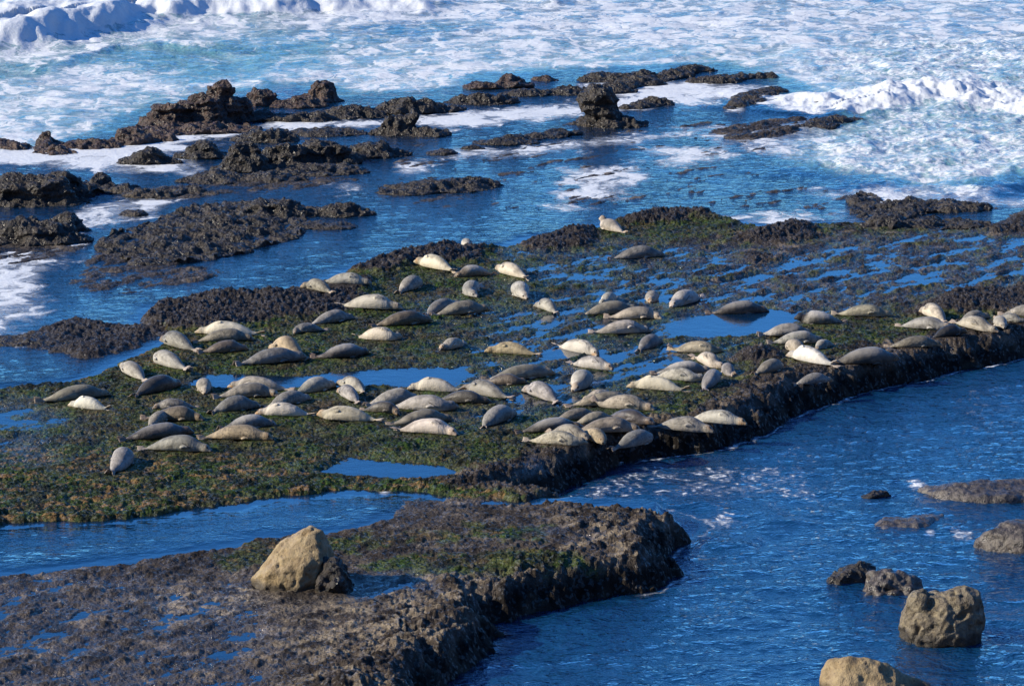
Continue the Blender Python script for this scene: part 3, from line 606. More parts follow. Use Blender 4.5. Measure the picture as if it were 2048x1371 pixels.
def mat_water():
    m, t, out = mat('sea_water'); b = NB(t)
    geo = b.n('NewGeometry'); P = geo.outputs['Position']
    fo, te, cl, ri, tu = b.attr('foam'), b.attr('teal'), b.attr('clear'), b.attr('ripple'), b.attr('turb')
    Pr = b.mapping(P, scale=(1, 1.25, 0), rot=(0, 0, math.radians(-18)))
    r1 = b.noise(Pr, 2.2, 3, .6, .4); r2 = b.noise(Pr, 7.0, 3, .6, .3)
    hgt = b.math('ADD', b.math('MULTIPLY', r1, .12), b.math('MULTIPLY', r2, .04))
    hgt = b.math('MULTIPLY', b.math('MULTIPLY', hgt, ri), b.ramp(b.noise(b.mapping(P, scale=(1, .35, 1)), .28, 3, .6), .3, .7, .6, 1.5))
    # foam pattern: warped cells with holes, plus lacy threads
    warp = b.n('TexNoise'); b.l(P, warp.inputs['Vector']); warp.inputs['Scale'].default_value = .9; warp.inputs['Detail'].default_value = 4
    va = b.n('VectorMath', operation='MULTIPLY_ADD'); b.l(warp.outputs['Color'], va.inputs[0]); va.inputs[1].default_value = (2.2, 2.2, 0); b.l(P, va.inputs[2])
    Pw = b.mapping(va.outputs[0], scale=(1.55, .62, 0))
    cells = b.vor(Pw, .55, 'SMOOTH_F1'); cells2 = b.vor(Pw, 1.5, 'F1')
    cells3 = b.vor(Pw, 3.4, 'F1')
    nz = b.noise(Pw, .9, 6, .66, .8); nf = b.noise(P, 6, 4, .65)
    pat = b.math('ADD', b.math('MULTIPLY', cells, -.38), b.math('MULTIPLY', cells2, -.16))
    pat = b.math('ADD', b.math('ADD', pat, .30), b.math('MULTIPLY', b.math('SUBTRACT', nz, .5), 1.9))
    pat = b.math('ADD', pat, b.math('MULTIPLY', b.math('SUBTRACT', nf, .5), .30))
    pfine = b.math('ADD', b.math('MULTIPLY', b.math('SUBTRACT', .45, cells3), .8), b.math('MULTIPLY', b.math('SUBTRACT', nf, .5), 1.6))
    pat = b.math('ADD', pat, b.math('MULTIPLY', b.math('SUBTRACT', pfine, pat), b.attr('fine')))
    fsum = b.math('ADD', b.math('MULTIPLY', pat, .62), b.math('SUBTRACT', fo, .5))
    fmask = b.math('MULTIPLY', b.ramp(fsum, -.06, .14), b.ramp(fo, .02, .2))
    thin = b.math('MULTIPLY', b.ramp(fsum, -.22, .05), b.math('MULTIPLY', b.ramp(fo, .25, .5), .34))
    fm = b.math('MULTIPLY', b.math('MAXIMUM', fmask, thin), b.ramp(b.math('ADD', nf, b.math('MULTIPLY', nz, .5)), .3, .9, .72, 1.0))
    nrm = b.bump(hgt, 1.0, 1.0)
    body = b.mix(te, (.003, .032, .088), (.085, .205, .225))
    body = b.mix(b.math('MULTIPLY', te, b.ramp(nz, .45, .62)), body, (.15, .31, .29))
    dif = b.n('BsdfDiffuse'); b.inp(dif.inputs[0], body); b.l(nrm, dif.inputs[2])
    tr = b.n('BsdfTransparent'); tr.inputs[0].default_value = (.75, .85, .88, 1)
    m1_ = b.n('MixShader'); b.inp(m1_.inputs[0], cl); b.l(dif.outputs[0], m1_.inputs[1]); b.l(tr.outputs[0], m1_.inputs[2])
    gl = b.n('BsdfGlossy'); gl.inputs['Roughness'].default_value = .05; b.l(nrm, gl.inputs['Normal'])
    fr = b.n('Fresnel'); fr.inputs[0].default_value = 1.72; b.l(nrm, fr.inputs['Normal'])
    m2_ = b.n('MixShader'); b.l(fr.outputs[0], m2_.inputs[0]); b.l(m1_.outputs[0], m2_.inputs[1]); b.l(gl.outputs[0], m2_.inputs[2])
    fb = b.bump(b.math('ADD', b.math('MULTIPLY', fsum, .25), b.math('MULTIPLY', nf, .10)), .45, .4)
    foamsh = b.pri((.56, .58, .59), .75, .15, fb)
    m3_ = b.n('MixShader'); b.l(fm, m3_.inputs[0]); b.l(m2_.outputs[0], m3_.inputs[1]); b.l(foamsh, m3_.inputs[2])
    b.l(m3_.outputs[0], out.inputs[0])
    return m
sea = grid_mesh('sea_water', Zw, dict(foam=foam, teal=teal, clear=clear, ripple=ripple, turb=turb, fine=fine_f), mat_water())

# ------------------------------------------------------------------ unseen bluff below the camera; hill and right headland added to block sky fill
def bluff():
    prof = [(9,-2),(6,1.5),(3.5,6),(1.5,11),(-.5,15.2),(-4,16.2),(-12,18),(-25,27),(-45,44),(-70,62),(-110,74),(-180,80)]
    xs = np.concatenate([np.linspace(-700, -60, 50), np.linspace(-56, 56, 90), np.linspace(60, 700, 50)])
    v = []; f = []
    for i, x in enumerate(xs):
        for y, z in prof:
            n = float(n2(np.array([x*.05+3]), np.array([y*.07]))[0]); n_ = float(n2(np.array([x*.3]), np.array([y*.3+z*.2]))[0])
            k = min(1, abs(x)/40)
            v.append((x, y + n*6*k + n_*.8 + (x/300)**2*25 + (max(0, x-70)/110)**2*55, z + n*2.5*k))  # right end swung forward as an added headland against sky fill
    m_ = len(prof)
    for i in range(len(xs)-1):
        for j in range(m_-1): f.append((i*m_+j, i*m_+j+1, (i+1)*m_+j+1, (i+1)*m_+j))
    me = bpy.data.meshes.new('unseen_bluff_blocker'); me.from_pydata(v, [], f); me.update()
    m, t, out = mat('bluff_earth'); b = NB(t); P = b.n('NewGeometry').outputs['Position']
    col = b.mix(b.ramp(b.noise(P, .4, 5, .6), .42, .6), (.11, .085, .055), (.035, .05, .02))
    b.l(b.pri(col, .9, .1, b.bump(b.noise(P, 1.5, 4, .6), .8, .5)), out.inputs[0]); me.materials.append(m)
    o = bpy.data.objects.new('unseen_bluff_blocker', me); COL.objects.link(o); o['kind'] = 'structure'
bluff()

# ------------------------------------------------------------------ mesh helpers
def to_mesh_object(name, co, faces_src, material, smooth=True):
    pass
def remeshed(bm, voxel, smooth_it=0):
    """voxel-union a bmesh and hand back coordinates and a plain mesh"""
    me = bpy.data.meshes.new('tmp'); bm.to_mesh(me); bm.free()
    ob = bpy.data.objects.new('tmp', me); COL.objects.link(ob)
    r = ob.modifiers.new('r', 'REMESH'); r.mode = 'VOXEL'; r.voxel_size = voxel; r.use_smooth_shade = True
    if smooth_it:
        s = ob.modifiers.new('s', 'SMOOTH'); s.iterations = smooth_it; s.factor = .5
    dg = bpy.context.evaluated_depsgraph_get(); dg.update()
    me2 = bpy.data.meshes.new_from_object(ob.evaluated_get(dg), depsgraph=dg)
    bpy.data.objects.remove(ob); bpy.data.meshes.remove(me)
    return me2
def biggest(me):
    bm = bmesh.new(); bm.from_mesh(me); bm.verts.ensure_lookup_table(); seen = set(); isl = []
    for v in bm.verts:
        if v.index in seen: continue
        st = [v]; seen.add(v.index); cur = []
        while st:
            a = st.pop(); cur.append(a)
            for e in a.link_edges:
                c = e.other_vert(a)
                if c.index not in seen: seen.add(c.index); st.append(c)
        isl.append(cur)
    isl.sort(key=len)
    if len(isl) > 1: print('ISL', [len(i) for i in isl])
    for i in isl[:-1]:
        if len(i) < .5*len(isl[-1]): bmesh.ops.delete(bm, geom=i, context='VERTS')
    bm.to_mesh(me); bm.free(); return me
def get_co(me):
    c = np.empty(len(me.vertices)*3, np.float32); me.vertices.foreach_get('co', c); return c.reshape(-1, 3).astype(np.float64)
def set_co(me, c):
    me.vertices.foreach_set('co', c.astype(np.float32).reshape(-1)); me.update()
def normals(me):
    n = np.empty(len(me.vertices)*3, np.float32); me.vertices.foreach_get('normal', n); return n.reshape(-1, 3)
def tag(o, label=None, cat=None, group=None, kind=None):
    if label: o['label'] = label
    if cat: o['category'] = cat
    if group: o['group'] = group
    if kind: o['kind'] = kind

# ------------------------------------------------------------------ seals
def seal_rest():
    bm = bmesh.new()
    st = [(-.63,.035,.03,.0),(-.60,.062,.055,0),(-.52,.088,.080,0),(-.42,.140,.122,0),(-.28,.190,.168,.0),(-.12,.220,.196,0),(.05,.232,.208,0),
          (.20,.232,.210,0),(.33,.218,.200,.0),(.44,.180,.172,.0),(.52,.138,.138,.005),(.58,.116,.118,.012),(.65,.117,.116,.018),
          (.70,.105,.102,.018),(.735,.083,.078,.008),(.765,.064,.056,-.004),(.79,.056,.047,-.010),(.808,.040,.034,-.010),(.815,.015,.012,-.008)]
    ns = 20; rings = []
    for x, wd, hh, cz in st:
        rings.append([bm.verts.new((x, wd*math.cos(2*math.pi*k/ns), cz + hh*math.sin(2*math.pi*k/ns))) for k in range(ns)])
    for a, c in zip(rings[:-1], rings[1:]):
        for k in range(ns): bm.faces.new((a[k], c[k], c[(k+1) % ns], a[(k+1) % ns]))
    bm.faces.new(rings[0]); bm.faces.new(rings[-1][::-1])
    bmesh.ops.recalc_face_normals(bm, faces=bm.faces)
    def blade(pts, thick, M):
        """flat paddle through pts (x, half width), thickness thick, moved by M"""
        n = 10; rr = []
        for x, hwid in pts:
            rr.append([bm.verts.new(M @ Vector((x, hwid*math.cos(2*math.pi*k/n), thick*math.sin(2*math.pi*k/n)))) for k in range(n)])
        fs = []
        for a, c in zip(rr[:-1], rr[1:]):
            for k in range(n): fs.append(bm.faces.new((a[k], c[k], c[(k+1) % n], a[(k+1) % n])))
        fs.append(bm.faces.new(rr[0])); fs.append(bm.faces.new(rr[-1][::-1]))
        bmesh.ops.recalc_face_normals(bm, faces=fs)
    from mathutils import Matrix, Euler
    hind = [(.0,.035),(.08,.045),(.15,.060),(.21,.078),(.245,.075),(.26,.05)]
    for s in (-1, 1):
        M = Matrix.Translation((-.57, s*.035, -.01)) @ Euler((math.radians(s*62), 0, math.radians(180 - s*12))).to_matrix().to_4x4()
        blade(hind, .016, M)
        # two toes that end a little further out than the web
        for dv in (-.062, .062):
            q = [(.12,.016),(.20,.018),(.27,.014),(.29,.006)]
            M2 = M @ Matrix.Translation((0, dv*.8, 0)) @ Euler((0, 0, dv*2.2)).to_matrix().to_4x4()
            blade(q, .015, M2)
    fore = [(.0,.045),(.06,.055),(.12,.050),(.18,.040),(.215,.022)]
    for s in (-1, 1):
        M = Matrix.Translation((.36, s*.17, -.09)) @ Euler((math.radians(s*-38), math.radians(6), math.radians(180 - s*20))).to_matrix().to_4x4()
        blade(fore, .017, M)
    # brows/cheeks and eyes bulge a little
    for s in (-1, 1):
        g = bmesh.ops.create_icosphere(bm, subdivisions=2, radius=.030)
        bmesh.ops.translate(bm, verts=g['verts'], vec=(.775, s*.026, -.012))
        g = bmesh.ops.create_icosphere(bm, subdivisions=2, radius=.020)
        bmesh.ops.translate(bm, verts=g['verts'], vec=(.712, s*.078, .052))
    return remeshed(bm, .0165, 3)
REST = seal_rest(); RC = get_co(REST)

def mat_seal():
    m, t, out = mat('seal_fur'); b = NB(t)
    rest = b.n('Attribute', attribute_name='rest', attribute_type='GEOMETRY').outputs['Vector']
    oi = b.n('ObjectInfo'); rnd = oi.outputs['Random']
    off = b.n('VectorMath', operation='MULTIPLY_ADD'); b.l(rest, off.inputs[0]); off.inputs[1].default_value = (1, 1, 1)
    cmb = b.n('CombineXYZ'); b.inp(cmb.inputs[0], b.math('MULTIPLY', rnd, 37.0)); b.inp(cmb.inputs[1], b.math('MULTIPLY', rnd, 91.0)); b.l(cmb.outputs[0], off.inputs[2])
    V = off.outputs[0]
    base = oi.outputs['Color']
    spots = b.attr('spots', 'OBJECT'); pb = b.attr('pale_sunlit_back', 'OBJECT'); gh = b.attr('gold_head', 'OBJECT')
    sx = b.n('SeparateXYZ'); b.l(rest, sx.inputs[0]); x_, y_, z_ = sx.outputs
    mott = b.noise(V, 5, 5, .6); sp = b.noise(V, 13, 4, .7)
    dark = b.mix(.5, base, (.0, .0, .0))
    hsv = b.n('HueSaturation'); b.l(base, hsv.inputs['Color']); hsv.inputs['Value'].default_value = .30; hsv.inputs['Saturation'].default_value = .8
    dk = hsv.outputs[0]
    col = b.mix(b.ramp(mott, .42, .66, 0, .60), base, dk)
    smask = b.math('MULTIPLY', b.ramp(sp, .50, .60), b.math('MULTIPLY', spots, b.ramp(z_, -.15, .05)), clamp=True)
    spk = b.math('MULTIPLY', smask, .85)
    col = b.mix(spk, col, dk)
    col = b.mix(b.ramp(b.noise(V, 2.3, 3, .55), .50, .60, 0, .38), col, dk)
    # darker saddle along the back
    col = b.mix(b.ramp(b.math('ADD', z_, b.math('MULTIPLY', b.math('SUBTRACT', mott, .5), .2)), .04, .17, 0, .42), col, dk)
    # pale underside
    hs2 = b.n('HueSaturation'); b.l(base, hs2.inputs['Color']); hs2.inputs['Value'].default_value = 1.45; hs2.inputs['Saturation'].default_value = .85
    col = b.mix(b.ramp(b.math('ADD', z_, b.math('MULTIPLY', b.math('SUBTRACT', mott, .5), .12)), -.05, -.13, 0, .6), col, hs2.outputs[0])
    # paler upper back: sunlight painted into the coat colour
    col = b.mix(b.math('MULTIPLY', b.math('MULTIPLY', pb, b.ramp(z_, .08, .20)), b.ramp(x_, .5, .25)), col, (.42, .39, .34))
    # dark folded armpit behind each fore flipper
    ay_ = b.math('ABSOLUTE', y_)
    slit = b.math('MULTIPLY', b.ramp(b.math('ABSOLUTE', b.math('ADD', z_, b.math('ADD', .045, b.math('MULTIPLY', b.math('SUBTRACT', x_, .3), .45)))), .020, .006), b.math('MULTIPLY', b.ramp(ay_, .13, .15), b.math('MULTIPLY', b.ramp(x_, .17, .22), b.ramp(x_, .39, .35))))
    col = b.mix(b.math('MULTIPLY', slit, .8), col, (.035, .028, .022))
    # rusty head and flipper stains
    stain = b.math('MULTIPLY', b.ramp(x_, .52, .72), b.ramp(b.noise(V, 6, 3, .6), .42, .6))
    stain = b.math('MULTIPLY', stain, b.math('ADD', .35, gh), clamp=True)
    col = b.mix(stain, col, (.30, .17, .07))
    col = b.mix(b.math('MULTIPLY', b.ramp(x_, -.60, -.68), .45), col, (.33, .24, .18))
    col = b.mix(b.math('MULTIPLY', b.attr('dark_head', 'OBJECT'), b.ramp(x_, .40, .55)), col, (.02, .02, .022))
    # eye, nostrils
    def ball(cx_, cy_, cz_, r):
        ay = b.math('ABSOLUTE', y_)
        d = b.math('ADD', b.math('POWER', b.math('SUBTRACT', x_, cx_), 2.0), b.math('ADD', b.math('POWER', b.math('SUBTRACT', ay, cy_), 2.0), b.math('POWER', b.math('SUBTRACT', z_, cz_), 2.0)))
        return b.ramp(d, r*r, r*r*.5)
    feat = b.math('MAXIMUM', ball(.722, .082, .055, .026), ball(.812, .012, .004, .024))
    feat = b.math('MAXIMUM', feat, b.math('MULTIPLY', ball(.64, .112, .035, .012), .8))
    col = b.mix(feat, col, (.01, .008, .008))
    nrm = b.bump(b.noise(V, 60, 3, .6), .35, .012); nrm = b.bump(mott, .45, .06, nrm)
    # skin folds across neck and flank
    wv = b.n('TexWave', wave_type='BANDS', bands_direction='X'); b.l(V, wv.inputs[0]); wv.inputs['Scale'].default_value = 6; wv.inputs['Distortion'].default_value = 4; wv.inputs['Detail'].default_value = 2
    nrm = b.bump(b.math('MULTIPLY', wv.outputs['Fac'], b.ramp(x_, .2, .45)), .10, .012, nrm)
    lum = b.n('RGBToBW'); b.l(base, lum.inputs[0])
    rough = b.ramp(lum.outputs[0], .05, .35, .38, .72)
    b.l(b.pri(col, rough, .22, nrm, **{'Sheen Weight': 0.0}), out.inputs[0])
    return m
M_SEAL = mat_seal()

def make_seal(i, label, c, d, L, z, tone, roll, o):
    r = random.Random(100+i)
    me = REST.copy(); me.name = 'harbor_seal'
    p = RC.copy(); sc = L/1.58
    fat = o.get('f', 1.0)*r.uniform(.80, .94)*min(1.15, (1.62/L)**.55)
    p[:, 1] *= fat; p[:, 2] *= fat
    # plumper or slimmer waist
    ww = 1 + r.uniform(-.05, .07)*np.exp(-((p[:, 0]-r.uniform(-.1, .3))/.2)**2); p[:, 1] *= ww; p[:, 2] *= ww
    roll = max(roll*1.2, -85) if roll < 0 else roll
    roll = roll*(1 if d[0] > 0 else -1)
    ro = math.radians(roll + r.uniform(-12, 12))
    tw = ro*(1 - .65*sstep(.40, .62, p[:, 0])*(1 if abs(roll) > 30 else .3))
    cy, sy = np.cos(tw), np.sin(tw)
    y, zz = p[:, 1]*cy - p[:, 2]*sy, p[:, 1]*sy + p[:, 2]*cy
    x = p[:, 0]
    # centre line: bend sideways, sag, lift of head and tail
    bend = o.get('bend', r.uniform(-.35, .35)); hy = r.choice([r.uniform(-.3, .3), r.uniform(-.9, .9)]) if 'hl' not in o else r.uniform(.1, .4)
    hl = o.get('hl', r.choice([0, 0, 0, 0, .05, .12])); tl = o.get('tl', r.choice([0, 0, .03, .08])); arch = o.get('arch', 0)
    g = np.linspace(-1, 1, 401); dg = g[1]-g[0]
    yaw = bend*g + hy*sstep(.35, .62, g) + r.uniform(-.35, .35)*sstep(-.4, -.65, g)
    pit = 1.15*hl*sstep(.22, .50, g) - 1.0*hl*sstep(.60, .72, g) - 1.6*tl*sstep(-.35, -.6, g) - arch*g*2
    ux = np.cos(yaw)*np.cos(pit); uy = np.sin(yaw)*np.cos(pit); uz = np.sin(pit)
    k0 = 200
    def integ(u_):
        s = np.cumsum(u_)*dg; return s - s[k0]
    Cx, Cy, Cz = integ(ux), integ(uy), integ(uz)
    f = lambda A: np.interp(x, g, A)
    yw, pt = f(yaw), f(pit)
    # body axis rises and falls with the girth so the belly lies on the ground
    gx = np.array([-.85,-.6,-.45,-.28,-.1,.1,.25,.38,.5,.6,.7,.82]); gh = np.array([.035,.05,.085,.135,.175,.192,.19,.165,.125,.10,.085,.06])*fat*(.97+.03*math.cos(ro))
    axis = np.interp(x, gx, gh)
    X3 = f(Cx) - y*np.sin(yw) - zz*np.sin(pt)*np.cos(yw)
    Y3 = f(Cy) + y*np.cos(yw) - zz*np.sin(pt)*np.sin(yw)
    Z3 = f(Cz) + axis + zz*np.cos(pt)
    if arch: Z3 = Z3 - f(Cz) + arch*np.exp(-(x/.3)**2)*1.0
    # the weight of the body flattens it against the rock
    low = Z3 < .045
    Z3 = np.where(low, .045 - (.045-Z3)*.35, Z3)
    wide = 1 + .10*np.exp(-(Z3/.10)**2); 
    Y3 = Y3*1.0
    q = np.stack([X3, Y3, Z3], 1)*sc
    set_co(me, q)
    a = me.attributes.new('rest', 'FLOAT_VECTOR', 'POINT'); a.data.foreach_set('vector', RC.astype(np.float32).reshape(-1))
    me.polygons.foreach_set('use_smooth', np.ones(len(me.polygons), bool))
    me.materials.clear(); me.materials.append(M_SEAL)
    ob = bpy.data.objects.new('harbor_seal', me); COL.objects.link(ob)
    ob.location = (c[0], c[1], z-.03); ob.rotation_euler = (0, 0, math.atan2(d[1], d[0]))
    t = tuple(.30*(c_/.30)**.84 for c_ in TONE[tone]); k = r.uniform(.70, .90)*(1.08 if t[0] > .34 else 1.08)
    ob.color = (t[0]*k, t[1]*k*r.uniform(.97, 1.02), t[2]*k*r.uniform(.93, 1.05), 1)
    ob['spots'] = float(o.get('s', r.choice([.3, .55, .8]))); ob['pale_sunlit_back'] = float(o.get('pb', 0)); ob['dark_head'] = float(o.get('dh', 0)); ob['gold_head'] = float(o.get('gh', r.choice([0, 0, .4])))
    tag(ob, label, 'seal', 'harbor seals hauled out on the reef')
    return ob
for i, ((lab, hp, tp, tone, roll, o), (c, d, L), z) in enumerate(zip(SEALS, SP_DATA, seal_z)):
    make_seal(i, lab, c, d, L, z, tone, roll, o)

# ------------------------------------------------------------------ rocks
def mat_rock(name, c1, c2, c3, rough=(.35, .8), vscale=10, mussel=True, tide=None):
    m, t, out = mat(name); b = NB(t)
    geo = b.n('NewGeometry'); P = geo.outputs['Position']
    med = b.noise(P, 2.0, 5, .65); fin = b.noise(P, 9, 5, .65); v = b.n('TexVoronoi'); b.l(P, v.inputs['Vector']); v.inputs['Scale'].default_value = vscale
    sp = b.n('SeparateColor'); b.l(v.outputs['Color'], sp.inputs[0]); rnd = sp.outputs[0]
    col = b.mix(b.ramp(fin, .35, .65), c1, c2)
    col = b.mix(b.math('MULTIPLY', b.ramp(med, .5, .66), rnd), col, c3)
    if not mussel and tide is not None:      # iron stains and dark bored holes
        col = b.mix(b.ramp(b.noise(P, 3.3, 5, .7), .55, .68, 0, .55), col, (.10, .062, .03))
        col = b.mix(b.ramp(b.noise(P, 14, 3, .6), .64, .70), col, (.03, .022, .015))
    if tide is not None:      # damp dark band above the water or the ground it stands on
        sz_ = b.n('SeparateXYZ'); b.l(P, sz_.inputs[0])
        band = b.ramp(b.math('ADD', sz_.outputs[2], b.math('MULTIPLY', b.math('SUBTRACT', med, .5), .35)), tide + .13, tide - .02)
        col = b.mix(b.math('MULTIPLY', band, .85), col, (.022, .018, .014))
    nrm = b.bump(v.outputs['Distance'], .9 if mussel else .25, .07 if mussel else .03)
    nrm = b.bump(fin, 1.0, .09 if mussel else .05, nrm); nrm = b.bump(b.noise(P, 30, 3, .6), .6, .02, nrm)
    b.l(b.pri(col, b.ramp(b.math('ADD', fin, b.math('MULTIPLY', rnd, .4)), .45, .85, *rough), .5, nrm), out.inputs[0])
    return m
M_DARK = mat_rock('mussel_rock', (.006, .005, .004), (.026, .019, .014), (.070, .054, .038), (.25, .8))
M_RED = mat_rock('reddish_rock', (.014, .008, .007), (.060, .034, .025), (.12, .08, .055), (.3, .85))
M_TAN = mat_rock('tan_boulder', (.20, .142, .070), (.27, .205, .110), (.13, .09, .048), (.6, .95), 5, False, .10)
M_PIT = mat_rock('pitted_boulder', (.085, .066, .042), (.20, .165, .105), (.04, .032, .024), (.55, .95), 7, True, COVE_Z + .18)
M_WET = mat_rock('wet_rock', (.022, .018, .015), (.085, .070, .058), (.14, .12, .095), (.2, .5), 8, False)

def rock(name, label, blobs, m, group=None, z=0.0, rough=1.0, voxel=None, seed=0, cat='rock', power=2.4):
    """union of boxy blobs (px centre, px of the waterline, px width, px height[, depth m, lift m]), then craggy displacement"""
    bm = bmesh.new(); c0 = None; done = []
    for bl in blobs:
        px, py, wp, hp = bl[:4]; s = ppm(px, py, z)
        wm = wp/s; g = at(px, py, z)
        dep = bl[4] if len(bl) > 4 and bl[4] else min(wm*.75, max(.7, wm*.45)*1.3)
        sd_ = H/math.hypot(g[1], H)
        hm = max((hp/s - dep*sd_*.8)/math.cos(math.atan2(H, g[1])), .10)
        lift = bl[5] if len(bl) > 5 else 0
        if c0 is None: c0 = g
        gm = bmesh.ops.create_icosphere(bm, subdivisions=3, radius=1.0)
        for v in gm['verts']:
            q = v.co; n = (abs(q.x)**power + abs(q.y)**power + abs(q.z)**power)**(1/power); q = q/n
            zz = q.z*(hm if q.z > 0 else .45)
            v.co = Vector((g[0]-c0[0] + q.x*wm/2, g[1]-c0[1] + dep/2 + q.y*dep/2, zz + lift))
        cc = np.array([g[0]-c0[0], g[1]-c0[1]+dep/2])
        if done:           # a low neck of rock back to the nearest lump
            nb = min(done, key=lambda q: np.linalg.norm(q-cc)); dist = np.linalg.norm(nb-cc); k = int(dist/.45)+1
            for j in range(1, k):
                pc = nb + (cc-nb)*j/k
                gm = bmesh.ops.create_icosphere(bm, subdivisions=2, radius=1.0)
                for v in gm['verts']: q = v.co; v.co = Vector((pc[0]+q.x*.62, pc[1]+q.y*.62, q.z*.22+.02))
        done.append(cc)
        if lift == 0:      # low apron that the lump grows out of, tying the lumps of one rock together
            gm = bmesh.ops.create_icosphere(bm, subdivisions=3, radius=1.0)
            for v in gm['verts']:
                q = v.co
                v.co = Vector((g[0]-c0[0] + q.x*(wm*.62+.18), g[1]-c0[1] + dep/2 + q.y*(dep*.62+.1), q.z*(min(.22, hm*.4)+.1)))
    if not voxel: voxel = .055
    me = biggest(remeshed(bm, voxel, 2))
    p = get_co(me); n = normals(me)
    wp_ = p + np.array([c0[0], c0[1], seed*3.1])
    big = fbm3(wp_*1.1, 3); rid = .5-np.abs(n3(wp_*2.3)) ; rid2 = .5-np.abs(n3(wp_*5.1+7)); fi = n3(wp_*11.0)
    rid3 = .5-np.abs(n3(wp_*9.7+3))
    disp = rough*(.30*big + .20*rid + .10*rid2 + .05*rid3 + .02*fi - .15)
    sz = min(1.0, (p[:, 2].max()+.15)/.55)
    # horizontal bedding: layers step in and out
    lay = n3(np.stack([wp_[:, 0]*.3, wp_[:, 1]*.3, wp_[:, 2]*4.5], 1))*.22*rough
    p2 = p + n*(disp*sz)[:, None] + n*np.array([1, 1, 0])*(lay*sz)[:, None]
    set_co(me, p2); me.name = name
    me.polygons.foreach_set('use_smooth', np.ones(len(me.polygons), bool)); me.materials.clear(); me.materials.append(m)
    o = bpy.data.objects.new(name, me); COL.objects.link(o); o.location = (c0[0], c0[1], z)
    tag(o, label, cat, group)
    return o
G1 = 'dark rocks standing in the surf behind the reef'
